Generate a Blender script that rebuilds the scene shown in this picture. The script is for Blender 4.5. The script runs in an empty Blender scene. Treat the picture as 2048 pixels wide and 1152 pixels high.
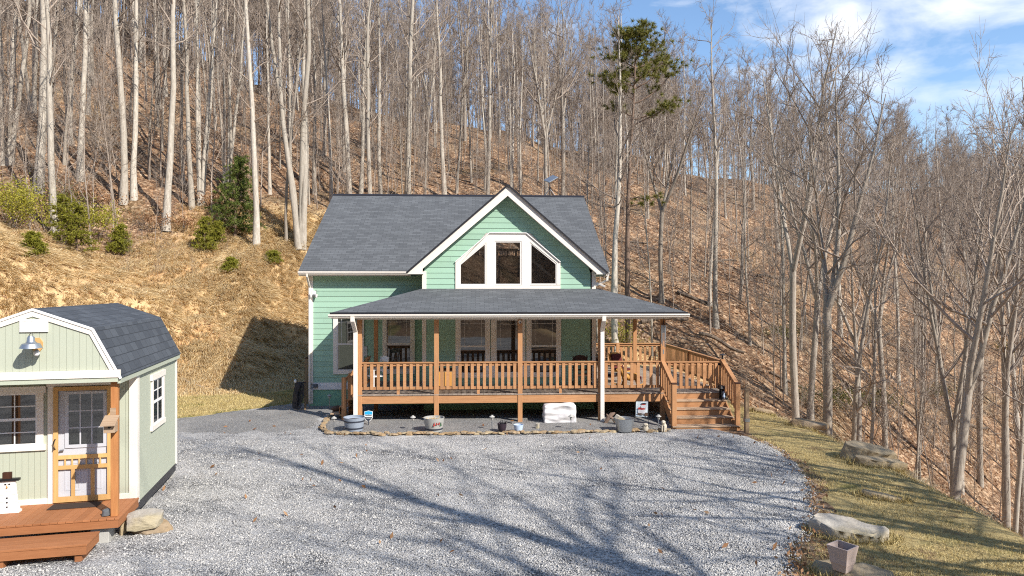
import bpy, bmesh, math, random
import numpy as np
from mathutils import Vector, Matrix
from math import radians, sin, cos, pi
random.seed(7); RNG = np.random.default_rng(11)
scene = bpy.context.scene
COL = scene.collection
F = 1365.0; CAMH = 4.4

# ---------------------------------------------------------------- helpers
def link(o): COL.objects.link(o); return o
def tag(o, label=None, cat=None, group=None, kind=None):
    if label: o['label'] = label
    if cat: o['category'] = cat
    if group: o['group'] = group
    if kind: o['kind'] = kind
    return o
def thing(name, label, cat, loc=(0, 0, 0), rz=0.0, group=None):
    o = link(bpy.data.objects.new(name, None)); o.empty_display_size = .2
    o.location = loc; o.rotation_euler = (0, 0, rz)
    return tag(o, label, cat, group)
def copy_tree(o, parent=None):
    c = o.copy(); link(c)
    if parent is not None: c.parent = parent
    for ch in list(o.children): copy_tree(ch, c)
    return c

class MB:
    def __init__(s): s.v = []; s.f = []
    def add(s, vs, fs):
        n = len(s.v); s.v += [tuple(v) for v in vs]; s.f += [tuple(i + n for i in f) for f in fs]; return s
    def box(s, x0, x1, y0, y1, z0, z1):
        if x0 > x1: x0, x1 = x1, x0
        if y0 > y1: y0, y1 = y1, y0
        if z0 > z1: z0, z1 = z1, z0
        return s.add([(x0,y0,z0),(x1,y0,z0),(x1,y1,z0),(x0,y1,z0),(x0,y0,z1),(x1,y0,z1),(x1,y1,z1),(x0,y1,z1)],
                     [(0,3,2,1),(4,5,6,7),(0,1,5,4),(1,2,6,5),(2,3,7,6),(3,0,4,7)])
    def beam(s, a, b, w, h, side=None):
        a = Vector(a); b = Vector(b); d = (b - a).normalized()
        if side is None:
            side = d.cross(Vector((0, 0, 1)))
            if side.length < 1e-4: side = Vector((1, 0, 0))
        side = Vector(side).normalized(); up = side.cross(d).normalized()
        x = side * (w / 2); y = up * (h / 2)
        return s.add([a-x-y, a+x-y, a+x+y, a-x+y, b-x-y, b+x-y, b+x+y, b-x+y],
                     [(0,3,2,1),(4,5,6,7),(0,1,5,4),(1,2,6,5),(2,3,7,6),(3,0,4,7)])
    def prism(s, poly, ax):           # poly: list of 3D points (planar), extruded by vector ax
        n = len(poly); ax = Vector(ax)
        vs = [Vector(p) for p in poly] + [Vector(p) + ax for p in poly]
        fs = [tuple(range(n - 1, -1, -1)), tuple(range(n, 2 * n))] + [(i, (i+1) % n, n + (i+1) % n, n + i) for i in range(n)]
        return s.add(vs, fs)
    def ring(s, outer, inner, ax):    # frame between two polygons with the same count
        n = len(outer); ax = Vector(ax)
        vs = [Vector(p) for p in outer] + [Vector(p) for p in inner]
        vs += [p + ax for p in vs]
        fs = []
        for i in range(n):
            j = (i + 1) % n
            fs += [(i, n+i, n+j, j), (2*n+i, 2*n+j, 3*n+j, 3*n+i), (i, j, 2*n+j, 2*n+i), (n+i, 3*n+i, 3*n+j, n+j)]
        return s.add(vs, fs)
    def tube(s, pts, r, n=8, cap=True):
        pts = [Vector(p) for p in pts]; m = len(pts)
        rs = r if isinstance(r, (list, tuple)) else [r] * m
        vs = []; ref = None
        for i, p in enumerate(pts):
            d = (pts[min(i+1, m-1)] - pts[max(i-1, 0)]).normalized()
            if ref is None:
                ref = Vector((0, 0, 1)) if abs(d.z) < .9 else Vector((1, 0, 0))
            a = d.cross(ref).normalized(); b = a.cross(d).normalized(); ref = -b if False else ref
            for k in range(n):
                q = 2 * pi * k / n
                vs.append(p + (a * cos(q) + b * sin(q)) * rs[i])
        fs = [(i*n+k, i*n+(k+1) % n, (i+1)*n+(k+1) % n, (i+1)*n+k) for i in range(m-1) for k in range(n)]
        if cap: fs += [tuple(range(n-1, -1, -1)), tuple(range((m-1)*n, m*n))]
        return s.add(vs, fs)
    def lathe(s, prof, n=24, c=(0, 0, 0), sx=1, sy=1):
        vs = []
        for r, z in prof:
            for k in range(n):
                q = 2*pi*k/n; vs.append((c[0] + r*cos(q)*sx, c[1] + r*sin(q)*sy, c[2] + z))
        m = len(prof)
        fs = [(i*n+k, i*n+(k+1) % n, (i+1)*n+(k+1) % n, (i+1)*n+k) for i in range(m-1) for k in range(n)]
        if prof[0][0] > 1e-4: fs.append(tuple(range(n-1, -1, -1)))
        if prof[-1][0] > 1e-4: fs.append(tuple(range((m-1)*n, m*n)))
        return s.add(vs, fs)
    def ball(s, c, r, n=12, sc=(1, 1, 1)):
        pr = [(max(1e-5, sin(pi*i/n)) , -cos(pi*i/n)) for i in range(n+1)]
        vs = []
        for rr, z in pr:
            for k in range(n): 
                q = 2*pi*k/n; vs.append((c[0]+r*sc[0]*rr*cos(q), c[1]+r*sc[1]*rr*sin(q), c[2]+r*sc[2]*z))
        fs = [(i*n+k, i*n+(k+1) % n, (i+1)*n+(k+1) % n, (i+1)*n+k) for i in range(n) for k in range(n)]
        return s.add(vs, fs)
    def build(s, name, mat, parent=None, smooth=False, bevel=0, loc=None, solid=0):
        me = bpy.data.meshes.new(name); me.from_pydata([tuple(v) for v in s.v], [], s.f); me.validate()
        bm = bmesh.new(); bm.from_mesh(me); bmesh.ops.recalc_face_normals(bm, faces=bm.faces); bm.to_mesh(me); bm.free()
        me.materials.append(mat)
        if smooth:
            me.polygons.foreach_set('use_smooth', [True] * len(me.polygons))
        o = link(bpy.data.objects.new(name, me))
        if smooth:
            md = o.modifiers.new('es', 'EDGE_SPLIT'); md.split_angle = radians(40)
        if bevel:
            md = o.modifiers.new('bv', 'BEVEL'); md.width = bevel; md.segments = 2; md.limit_method = 'ANGLE'; md.angle_limit = radians(35)
        if parent is not None: o.parent = parent
        if loc is not None: o.location = loc
        return o

def np_obj(name, V, quads, tris, mat, parent=None, smooth=True, attr=None):
    me = bpy.data.meshes.new(name)
    V = np.asarray(V, np.float32); nq = 0 if quads is None else len(quads); nt = 0 if tris is None else len(tris)
    me.vertices.add(len(V)); me.vertices.foreach_set('co', V.ravel())
    li = []; 
    if nq: li.append(np.asarray(quads, np.int32).ravel())
    if nt: li.append(np.asarray(tris, np.int32).ravel())
    li = np.concatenate(li); me.loops.add(len(li)); me.loops.foreach_set('vertex_index', li)
    me.polygons.add(nq + nt)
    st = np.concatenate([np.arange(nq) * 4, nq * 4 + np.arange(nt) * 3]).astype(np.int32)
    me.polygons.foreach_set('loop_start', st)
    try: me.polygons.foreach_set('loop_total', np.concatenate([np.full(nq, 4), np.full(nt, 3)]).astype(np.int32))
    except Exception: pass
    if smooth: me.polygons.foreach_set('use_smooth', np.ones(nq + nt, bool))
    me.update(calc_edges=True); me.validate()
    if attr:
        for k, a in attr.items():
            at = me.attributes.new(k, 'FLOAT', 'POINT'); at.data.foreach_set('value', np.asarray(a, np.float32))
    me.materials.append(mat)
    o = link(bpy.data.objects.new(name, me))
    if parent is not None: o.parent = parent
    return o

# ---------------------------------------------------------------- materials
class NT:
    def __init__(s, name):
        s.m = bpy.data.materials.new(name); s.m.use_nodes = True; s.t = s.m.node_tree
        s.b = s.t.nodes['Principled BSDF']; s.tc = s.t.nodes.new('ShaderNodeTexCoord')
    def n(s, typ, **kw):
        x = s.t.nodes.new(typ)
        for k, v in kw.items():
            if k.startswith('i_'): 
                key = k[2:].replace('_', ' ')
                x.inputs[key].default_value = v
            else: setattr(x, k, v)
        return x
    def l(s, a, b): s.t.links.new(a, b)
    def map(s, scale=(1, 1, 1), src='Object', rot=(0,0,0)):
        m = s.n('ShaderNodeMapping'); m.inputs['Scale'].default_value = scale; m.inputs['Rotation'].default_value = rot
        s.l(s.tc.outputs[src], m.inputs[0]); return m.outputs[0]
    def noise(s, vec, scale, detail=4, rough=.6):
        x = s.n('ShaderNodeTexNoise'); x.inputs['Scale'].default_value = scale; x.inputs['Detail'].default_value = detail
        x.inputs['Roughness'].default_value = rough; s.l(vec, x.inputs['Vector']); return x.outputs['Fac']
    def ramp(s, fac, stops):
        r = s.n('ShaderNodeValToRGB'); e = r.color_ramp.elements
        while len(e) < len(stops): e.new(.5)
        for i, (p, c) in enumerate(stops):
            e[i].position = p; e[i].color = (c, c, c, 1) if isinstance(c, (int, float)) else (*c, 1)
        s.l(fac, r.inputs[0]); return r.outputs[0]
    def mix(s, fac, a, b, mode='MIX'):
        x = s.n('ShaderNodeMix', data_type='RGBA', blend_type=mode)
        if isinstance(fac, (int, float)): x.inputs[0].default_value = fac
        else: s.l(fac, x.inputs[0])
        for k, i in ((a, 6), (b, 7)):
            if isinstance(k, tuple): x.inputs[i].default_value = (*k, 1) if len(k) == 3 else k
            else: s.l(k, x.inputs[i])
        return x.outputs[2]
    def math(s, op, a, b=None):
        x = s.n('ShaderNodeMath', operation=op)
        for k, i in ((a, 0), (b, 1)):
            if k is None: continue
            if isinstance(k, (int, float)): x.inputs[i].default_value = k
            else: s.l(k, x.inputs[i])
        return x.outputs[0]
    def bump(s, h, st=.3, dist=.02):
        b = s.n('ShaderNodeBump'); b.inputs['Strength'].default_value = st; b.inputs['Distance'].default_value = dist
        s.l(h, b.inputs['Height']); s.l(b.outputs[0], s.b.inputs['Normal'])
    def col(s, c):
        if isinstance(c, tuple): s.b.inputs['Base Color'].default_value = (*c, 1)
        else: s.l(c, s.b.inputs['Base Color'])
    def done(s, rough=.7, spec=.3, metal=0.):
        s.b.inputs['Roughness'].default_value = rough; s.b.inputs['Specular IOR Level'].default_value = spec
        s.b.inputs['Metallic'].default_value = metal; return s.m

def paint(name, c, rough=.55, var=.12, scale=3., streak=(1, 1, .25), spec=.3, metal=0., fine=40, bump=.05):
    t = NT(name); v = t.map(streak)
    f = t.noise(v, scale, 5); f2 = t.noise(t.map(), fine, 3)
    d = tuple(x * (1 - var) for x in c); e = tuple(min(1, x * (1 + var * .6)) for x in c)
    k = t.mix(f, d, e); k = t.mix(t.math('MULTIPLY', f2, .25), k, tuple(x * .75 for x in c))
    t.col(k); t.bump(f2, bump, .01); return t.done(rough, spec, metal)

def board_paint(name, c):
    t = NT(name); g = t.n('ShaderNodeNewGeometry'); v = t.map()
    k = t.mix(g.outputs['Random Per Island'], tuple(x*.90 for x in c), tuple(x*1.04 for x in c))
    k = t.mix(t.math('MULTIPLY', t.ramp(t.noise(t.map((3, 3, .6)), 1.2, 5), [(.5, 0.), (.8, .5)]), .35), k, tuple(x*.72 for x in c))
    f = t.noise(t.map((.6, .6, 14)), 6, 4); k = t.mix(t.math('MULTIPLY', f, .12), k, tuple(x*.7 for x in c))
    t.col(k); t.bump(f, .06, .008); return t.done(.55, .3)

def wood(name, c1, c2, axis=0, rough=.65, sc=1.):
    t = NT(name); s = [9 * sc, 9 * sc, 9 * sc]; s[axis] = .9 * sc
    f = t.noise(t.map(tuple(s)), 3, 7, .65); g = t.noise(t.map(), 1.3, 3)
    k = t.mix(t.ramp(f, [(.3, 0.), (.7, 1.)]), c1, c2)
    gi = t.n('ShaderNodeNewGeometry'); k = t.mix(t.math('MULTIPLY', gi.outputs['Random Per Island'], .55), k, tuple(x * .62 for x in c1)); k = t.mix(t.math('MULTIPLY', g, .35), k, tuple(x * .6 for x in c1))
    t.col(k); t.bump(f, .15, .01); return t.done(rough, .25)

M = {}
M['siding'] = None
M['siding'] = board_paint('green_siding_paint', (.32, .50, .38))
M['cream'] = paint('cream_trim_paint', (.80, .74, .66), .5, .06, 2.)
M['white'] = paint('white_paint', (.80, .79, .77), .5, .06, 2.)
M['vinyl'] = paint('white_vinyl', (.74, .71, .67), .4, .05, 2.)
M['shed'] = paint('sage_shed_paint', (.44, .47, .375), .6, .06, 3., (6, 6, .4))
M['deck'] = wood('stained_deck_wood', (.43, .21, .095), (.60, .325, .155))
M['deckv'] = wood('stained_post_wood', (.43, .21, .095), (.60, .325, .155), 2)
M['tread'] = wood('weathered_tread_wood', (.36, .24, .15), (.58, .44, .31))
M['decktop'] = wood('weathered_deck_boards', (.28, .22, .18), (.47, .40, .33), 1)
M['cedar'] = wood('orange_stained_cedar', (.34, .135, .055), (.47, .205, .09))
M['cedarv'] = wood('orange_stained_post', (.42, .17, .06), (.58, .27, .10), 2)
M['pine_wood'] = wood('pale_pine_wood', (.66, .38, .14), (.80, .52, .22), 2)
M['oldpost'] = wood('old_post_wood', (.22, .15, .09), (.36, .26, .16), 2)
M['darkwood'] = wood('dark_chair_wood', (.05, .02, .012), (.10, .04, .022), 2)
M['honey'] = wood('honey_wood', (.62, .29, .07), (.80, .42, .12), 2)
M['metal'] = paint('galvanised_steel', (.40, .43, .46), .42, .2, 4., (1, 1, 1), .5, .85)
M['darkmetal'] = paint('dark_metal', (.035, .035, .04), .45, .2)
M['black'] = paint('black_plastic', (.015, .015, .017), .4, .2)
M['charcoal'] = paint('charcoal_fabric', (.03, .03, .04), .9, .3)
M['maroon'] = paint('maroon_fabric', (.10, .02, .02), .9, .3)
M['foundation'] = paint('green_foundation_paint', (.24, .46, .31), .7, .2, 3.)
M['whitefab'] = paint('white_cover_fabric', (.64, .62, .62), .85, .05, 5., (1, 1, 1))
M['bluetub'] = paint('blue_grey_tub', (.27, .31, .37), .6, .2, 8., (6, 6, .5))
M['greytub'] = paint('weathered_grey_tub', (.36, .36, .34), .7, .25, 8., (6, 6, .5))
M['band'] = paint('dark_hoop', (.03, .035, .05), .5, .2)
M['soil'] = paint('potting_soil', (.05, .035, .025), .95, .5, 20, (1, 1, 1), bump=.8)
M['bluepot'] = paint('pale_blue_pot', (.45, .56, .72), .4, .06)
M['darkpot'] = paint('dark_plum_pot', (.035, .025, .035), .45, .1)
M['clay'] = paint('taupe_planter', (.42, .34, .31), .6, .12, 6)
M['concrete'] = paint('concrete', (.42, .41, .38), .85, .2, 6, (1, 1, 1), bump=.4)
M['signblue'] = paint('sign_blue', (.03, .38, .68), .4, .02)
M['signdark'] = paint('sign_dark', (.04, .05, .07), .4, .02)
M['red'] = paint('red_paint', (.42, .05, .04), .6, .1)
M['carrot'] = paint('orange_paint', (.75, .25, .04), .6, .1)
M['greydoor'] = paint('grey_door_paint', (.52, .53, .57), .5, .03)
M['mat'] = paint('dark_mat', (.045, .03, .024), .95, .3, 40, (1, 1, 1), bump=.5)
M['slate'] = paint('grey_cobble', (.12, .13, .14), .6, .3, 10, (1, 1, 1))
M['flagcloth'] = paint('pale_blue_flag_cloth', (.55, .62, .66), .85, .12, 8)
M['greenorn'] = paint('green_paint', (.05, .13, .06), .6, .1)
M['bronze'] = paint('rusty_metal', (.10, .06, .04), .6, .4, 12, (1, 1, 1))
M['concreteorn'] = paint('cast_stone', (.52, .46, .36), .85, .25, 14, (1, 1, 1), bump=.5)
M['yellow'] = paint('yellow_plastic', (.75, .6, .1), .5, .1)

def shingles(name, c1, c2, row=.14, wid=.3):
    t = NT(name); v = t.map((1, 1, 1), 'UV')
    b = t.n('ShaderNodeTexBrick'); b.offset = .5; t.l(v, b.inputs['Vector'])
    b.inputs['Scale'].default_value = 1; b.inputs['Brick Width'].default_value = wid; b.inputs['Row Height'].default_value = row
    b.inputs['Mortar Size'].default_value = .007; b.inputs['Mortar Smooth'].default_value = .3; b.inputs['Bias'].default_value = 0
    b.inputs['Color1'].default_value = (*c1, 1); b.inputs['Color2'].default_value = (*c2, 1); b.inputs['Mortar'].default_value = tuple(x*.3 for x in c1) + (1,)
    n1 = t.noise(v, 140, 2); n2 = t.noise(v, .8, 4); n3 = t.noise(t.map((4, 30, 1), 'UV'), 1.2, 3)
    k = t.mix(t.math('MULTIPLY', n1, .5), b.outputs[0], tuple(min(1, x * 1.5) for x in c2))
    k = t.mix(t.ramp(n2, [(.35, 0.), (.7, .22)]), k, tuple(x * .7 for x in c1))
    k = t.mix(t.ramp(n3, [(.5, 0.), (.75, .2)]), k, tuple(min(1, x * 1.2) for x in c2))
    t.col(k); t.bump(t.math('ADD', t.math('MULTIPLY', b.outputs['Fac'], -1.), t.math('MULTIPLY', n1, .4)), .55, .015)
    return t.done(.9, .2)
M['shingle'] = shingles('grey_shingles', (.062, .066, .071), (.116, .123, .130))
M['shingle_shed'] = shingles('dark_shed_shingles', (.040, .046, .056), (.078, .088, .102), .17, .33)
M['edge'] = paint('drip_edge', (.02, .02, .025), .5, .1)

def glass(name, see=.0):
    t = NT(name); out = t.t.nodes['Material Output']
    g = t.n('ShaderNodeBsdfGlossy'); g.inputs['Roughness'].default_value = .02; g.inputs['Color'].default_value = (1, 1, 1, 1)
    f = t.n('ShaderNodeFresnel'); f.inputs['IOR'].default_value = 1.6
    bn = t.n('ShaderNodeBump'); bn.inputs['Strength'].default_value = .02; bn.inputs['Distance'].default_value = .05
    t.l(t.noise(t.map(), 1.3, 1), bn.inputs['Height']); t.l(bn.outputs[0], g.inputs['Normal'])
    ff = t.math('ADD', f.outputs[0], .06)
    ms = t.n('ShaderNodeMixShader'); t.l(ff, ms.inputs[0]); t.l(g.outputs[0], ms.inputs[2])
    if see:
        tr = t.n('ShaderNodeBsdfTransparent'); tr.inputs['Color'].default_value = (see, see, see, 1); t.l(tr.outputs[0], ms.inputs[1])
    else:
        t.col((.012, .013, .012)); t.done(.2, .2); t.l(t.b.outputs[0], ms.inputs[1])
    t.l(ms.outputs[0], out.inputs[0]); return t.m
M['glass'] = glass('window_glass'); M['glass_clear'] = glass('clear_glass', .75)

def bark(name, dark, light):
    t = NT(name); oi = t.n('ShaderNodeObjectInfo')
    f = t.noise(t.map((7, 7, 1.2)), 2.2, 6, .7); g = t.noise(t.map((1, 1, .5)), 1.1, 3); sp = t.noise(t.map((2, 2, 2.6)), 3.5, 4)
    k = t.mix(t.ramp(f, [(.3, 0.), (.65, 1.)]), dark, light)
    k = t.mix(t.ramp(g, [(.4, 0.), (.65, .5)]), k, tuple(x * .72 for x in light))
    k = t.mix(t.ramp(sp, [(.55, 0.), (.68, .6)]), k, tuple(min(1, x * 1.15) for x in light))
    k = t.mix(t.math('MULTIPLY', oi.outputs['Random'], .55), k, tuple(x * .8 for x in dark))
    t.col(k); t.bump(f, .5, .03); return t.done(.9, .15)
M['bark'] = bark('pale_bark', (.28, .24, .19), (.62, .57, .49))
M['bark2'] = bark('grey_bark', (.20, .165, .13), (.50, .45, .38))
M['twig'] = bark('twig_bark', (.22, .175, .14), (.48, .40, .33))
M['pinebark'] = bark('pine_bark', (.13, .085, .06), (.27, .195, .15))

def leafy(name, stops, rough=.6, trans=.25):
    t = NT(name); g = t.n('ShaderNodeNewGeometry')
    k = t.ramp(g.outputs['Random Per Island'], stops)
    n = t.noise(t.map(), .9, 3)
    k = t.mix(t.math('MULTIPLY', n, .4), k, tuple(x * .6 for x in stops[0][1]))
    t.col(k); t.b.inputs['Subsurface Weight'].default_value = 0
    m = t.done(rough, .25)
    if trans:
        out = t.t.nodes['Material Output']; tl = t.n('ShaderNodeBsdfTranslucent'); t.l(k, tl.inputs[0])
        ms = t.n('ShaderNodeMixShader'); ms.inputs[0].default_value = trans
        t.l(t.b.outputs[0], ms.inputs[1]); t.l(tl.outputs[0], ms.inputs[2]); t.l(ms.outputs[0], out.inputs[0])
    return m
M['needle'] = leafy('pine_needles', [(0, (.10, .115, .02)), (.5, (.20, .20, .04)), (1, (.34, .30, .08))])
M['needle_dark'] = leafy('white_pine_needles', [(0, (.08, .125, .026)), (.6, (.17, .225, .05)), (1, (.32, .33, .09))])
M['needle_yel'] = leafy('young_pine_needles', [(0, (.17, .18, .02)), (.6, (.31, .30, .04)), (1, (.44, .40, .07))])
M['laurel'] = leafy('laurel_leaves', [(0, (.07, .085, .02)), (.6, (.15, .15, .035)), (1, (.24, .21, .06))])
M['laurel_yel'] = leafy('yellow_laurel_leaves', [(0, (.20, .19, .02)), (.6, (.38, .35, .04)), (1, (.52, .46, .08))])
M['oakleaf'] = leafy('dead_oak_leaves', [(0, (.22, .10, .045)), (.6, (.40, .22, .105)), (1, (.58, .39, .23))])
M['drygrass'] = leafy('dry_straw_grass', [(0, (.56, .38, .17)), (.5, (.82, .62, .33)), (1, (.92, .78, .52))], .8, .2)
M['palegrass'] = leafy('pale_straw_grass', [(0, (.45, .36, .2)), (.5, (.62, .52, .33)), (1, (.75, .66, .46))], .8, .2)
def lawnblade():
    t = NT('lawn_blades'); g = t.n('ShaderNodeNewGeometry')
    a = t.ramp(g.outputs['Random Per Island'], [(0, (.12, .13, .035)), (.5, (.20, .20, .06)), (1, (.32, .29, .11))])
    b = t.ramp(g.outputs['Random Per Island'], [(0, (.30, .22, .08)), (.5, (.46, .36, .15)), (1, (.60, .50, .26))])
    n = t.noise(t.map(), .55, 4, .65); k = t.mix(t.ramp(n, [(.22, 0.), (.41, 1.)]), a, b)
    t.col(k); return t.done(.7, .2)
M['lawnblade'] = lawnblade()

def gravel(name, tone=1., patch=1., sc=21.):
    t = NT(name); v = t.map()
    vo = t.n('ShaderNodeTexVoronoi'); vo.inputs['Scale'].default_value = sc; vo.inputs['Randomness'].default_value = 1.; t.l(v, vo.inputs['Vector'])
    v2 = t.n('ShaderNodeTexVoronoi'); v2.inputs['Scale'].default_value = sc * 2.3; t.l(v, v2.inputs['Vector'])
    sep = t.n('ShaderNodeSeparateColor'); t.l(vo.outputs['Color'], sep.inputs[0])
    sep2 = t.n('ShaderNodeSeparateColor'); t.l(v2.outputs['Color'], sep2.inputs[0])
    T = tone
    base = t.ramp(sep.outputs[0], [(0, (.22*T, .22*T, .22*T)), (.3, (.33*T, .325*T, .32*T)), (.65, (.43*T, .42*T, .405*T)), (.88, (.56*T, .545*T, .515*T)), (1, (.68*T, .66*T, .62*T))])
    fine = t.ramp(sep2.outputs[1], [(0, (.19*T, .19*T, .19*T)), (.6, (.37*T, .362*T, .35*T)), (1, (.54*T, .525*T, .50*T))])
    k = t.mix(t.ramp(sep.outputs[1], [(.4, 0.), (.5, 1.)]), base, fine)
    p = t.noise(t.map((.45, .75, 1)), 1., 6, .68); q = t.noise(v, 2.4, 5, .7)
    pf = t.math('MULTIPLY', t.ramp(p, [(.40, 0.), (.62, 1.)]), t.ramp(q, [(.35, .1), (.6, 1.)]))
    sel = t.math('GREATER_THAN', t.math('MULTIPLY', pf, .72 * patch), sep2.outputs[0])
    k = t.mix(sel, k, (.085, .085, .088))
    w = t.noise(v, .5, 3); k = t.mix(t.ramp(w, [(.45, 0.), (.7, .55)]), k, (.60*T, .575*T, .535*T))
    br = t.noise(v, .9, 3); k = t.mix(t.ramp(br, [(.62, 0.), (.75, .3)]), k, (.30, .23, .17))
    t.col(k)
    h = t.math('ADD', vo.outputs['Distance'], t.math('MULTIPLY', v2.outputs['Distance'], .5))
    t.bump(t.math('MULTIPLY', h, -1), .9, .05); return t.done(.85, .25)
M['gravel'] = gravel('driveway_gravel', 1.22, .95, 29.)
M['gravel_fine'] = gravel('fine_bed_gravel', .80, .2, 40.)

def ground_mat():
    t = NT('forest_floor'); v = t.map()
    vo = t.n('ShaderNodeTexVoronoi'); vo.inputs['Scale'].default_value = 7.; t.l(v, vo.inputs['Vector'])
    sep = t.n('ShaderNodeSeparateColor'); t.l(vo.outputs['Color'], sep.inputs[0])
    lit = t.ramp(sep.outputs[0], [(0, (.11, .06, .035)), (.35, (.26, .15, .085)), (.7, (.42, .265, .155)), (1, (.58, .43, .29))])
    n1 = t.noise(v, .25, 5, .65); n2 = t.noise(v, 2.2, 6, .75)
    lit = t.mix(t.ramp(n2, [(.38, .75), (.6, 0.)]), lit, (.085, .048, .03))
    lit = t.mix(t.ramp(n1, [(.5, 0.), (.68, .4)]), lit, (.30, .24, .16))
    g5 = t.noise(v, .11, 4); lit = t.mix(t.ramp(g5, [(.55, 0.), (.7, .35)]), lit, (.10, .10, .04))
    # bank: straw, orange clay, shadow-free dry soil
    b1 = t.noise(t.map((1.2, .5, .5)), 2.5, 6, .75); b2 = t.noise(v, .35, 4, .6)
    bank = t.ramp(b1, [(.2, (.40, .26, .125)), (.5, (.57, .40, .21)), (.8, (.64, .48, .27))])
    bank = t.mix(t.ramp(b2, [(.5, 0.), (.62, .55)]), bank, (.50, .27, .11))
    at = t.n('ShaderNodeAttribute', attribute_name='bank'); gr = t.n('ShaderNodeAttribute', attribute_name='turf')
    fac = t.math('ADD', at.outputs['Fac'], t.math('MULTIPLY', t.math('SUBTRACT', n2, .5), .5))
    k = t.mix(t.ramp(fac, [(.35, 0.), (.65, 1.)]), lit, bank)
    turf = t.mix(t.ramp(t.noise(v, .8, 5, .7), [(.4, 0.), (.6, 1.)]), (.13, .14, .04), (.42, .32, .14))
    fg = t.math('ADD', gr.outputs['Fac'], t.math('MULTIPLY', t.math('SUBTRACT', n2, .5), .7))
    k = t.mix(t.ramp(fg, [(.4, 0.), (.6, 1.)]), k, turf)
    t.col(k); t.bump(t.math('ADD', n2, t.math('MULTIPLY', vo.outputs['Distance'], .7)), .8, .12); return t.done(.95, .1)
M['ground'] = ground_mat()
def lawn_mat():
    t = NT('lawn_turf'); v = t.map()
    n = t.noise(v, .55, 4, .65); f = t.noise(v, 14, 5, .75)
    a = t.ramp(f, [(.3, (.07, .085, .02)), (.7, (.19, .20, .06))]); b = t.ramp(f, [(.3, (.24, .17, .07)), (.7, (.50, .40, .19))])
    k = t.mix(t.ramp(n, [(.22, 0.), (.41, 1.)]), a, b)
    so = t.noise(t.map((1, 1, 1)), 1.1, 5, .7); k = t.mix(t.ramp(so, [(.56, 0.), (.66, .85)]), k, (.21, .14, .075))
    t.col(k); t.bump(f, .8, .05); return t.done(.95, .1)
M['lawn'] = lawn_mat()
def rock_mat(name, c1, c2, c3):
    t = NT(name); v = t.map(); f = t.noise(t.map((1, 1, 3)), 2.4, 8, .7); g = t.noise(v, 1.1, 4); h = t.noise(v, 18, 4)
    k = t.mix(t.ramp(f, [(.3, 0.), (.7, 1.)]), c1, c2); k = t.mix(t.ramp(g, [(.45, 0.), (.6, .7)]), k, c3)
    k = t.mix(t.math('MULTIPLY', h, .3), k, tuple(x * .5 for x in c1))
    t.col(k); t.bump(t.math('ADD', f, t.math('MULTIPLY', h, .3)), .7, .06); return t.done(.9, .2)
M['rock'] = rock_mat('tan_sandstone', (.25, .19, .12), (.48, .39, .26), (.40, .32, .2))
M['rock_white'] = rock_mat('pale_limestone', (.30, .27, .23), (.52, .48, .41), (.42, .35, .2))
M['rock_gold'] = rock_mat('golden_sandstone', (.27, .18, .095), (.47, .34, .20), (.33, .27, .2))
M['trunkdead'] = bark('dead_log_bark', (.10, .075, .055), (.22, .17, .13))
def slope_uv(o):
    me = o.data; uv = me.uv_layers.new(name='UVMap')
    for p in me.polygons:
        n = p.normal; h = Vector((0, 0, 1)).cross(n)
        if h.length < 1e-3: h = Vector((1, 0, 0))
        h.normalize(); s = n.cross(h)
        for li in p.loop_indices:
            c = me.vertices[me.loops[li].vertex_index].co
            uv.data[li].uv = (c.dot(h), c.dot(s))
    return o

# ---------------------------------------------------------------- terrain
def vnoise(x, y, seed=0):
    x = np.asarray(x, float); y = np.asarray(y, float)
    xi = np.floor(x).astype(np.int64); yi = np.floor(y).astype(np.int64)
    fx = x - xi; fy = y - yi; fx = fx*fx*(3-2*fx); fy = fy*fy*(3-2*fy)
    def hsh(a, b):
        n = (a * 374761393 + b * 668265263 + seed * 1442695041) & 0x7fffffff
        n = ((n ^ (n >> 13)) * 1274126177) & 0x7fffffff
        return ((n ^ (n >> 16)) & 0xffff) / 65535.
    a = hsh(xi, yi); b = hsh(xi+1, yi); c = hsh(xi, yi+1); d = hsh(xi+1, yi+1)
    return (a*(1-fx)+b*fx)*(1-fy) + (c*(1-fx)+d*fx)*fy - .5
KD = np.array([12, 20, 26, 34, 45, 65, 90, 140, 300.])
KP = np.array([-300, 0, 350, 600, 850, 1100, 1350, 1600, 1850, 2100, 2500.])
KZ = np.array([
 [3, 5.5, 7.5, 11, 16, 29, 47, 68, 90], [2, 3.5, 4.8, 7.2, 12.5, 25, 42, 62, 85], [0, .5, 1., 2.2, 8.6, 20.5, 35, 52, 75],
 [0, .1, .4, 1.2, 7.4, 17.5, 30, 38, 55], [0, 0, 1, 2.5, 6, 16, 26.5, 31, 45], [0, -1, -1, .5, 4.5, 14.5, 24, 27, 40],
 [-2, -2.5, -2, -.8, 3, 11.5, 20.5, 24, 40], [-4, -4.5, -4.4, -3., .5, 8.5, 18, 22, 42], [-6, -7, -7.4, -7, -4, 4, 13, 19, 46],
 [-8, -9.5, -10.5, -10.5, -8, -1, 8, 18, 55], [-10, -12, -13, -13, -11, -5, 4, 16, 58]])
TG = np.linspace(-.97, 1.08, 160); LG = np.linspace(math.log(12), math.log(300), 160)
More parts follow.
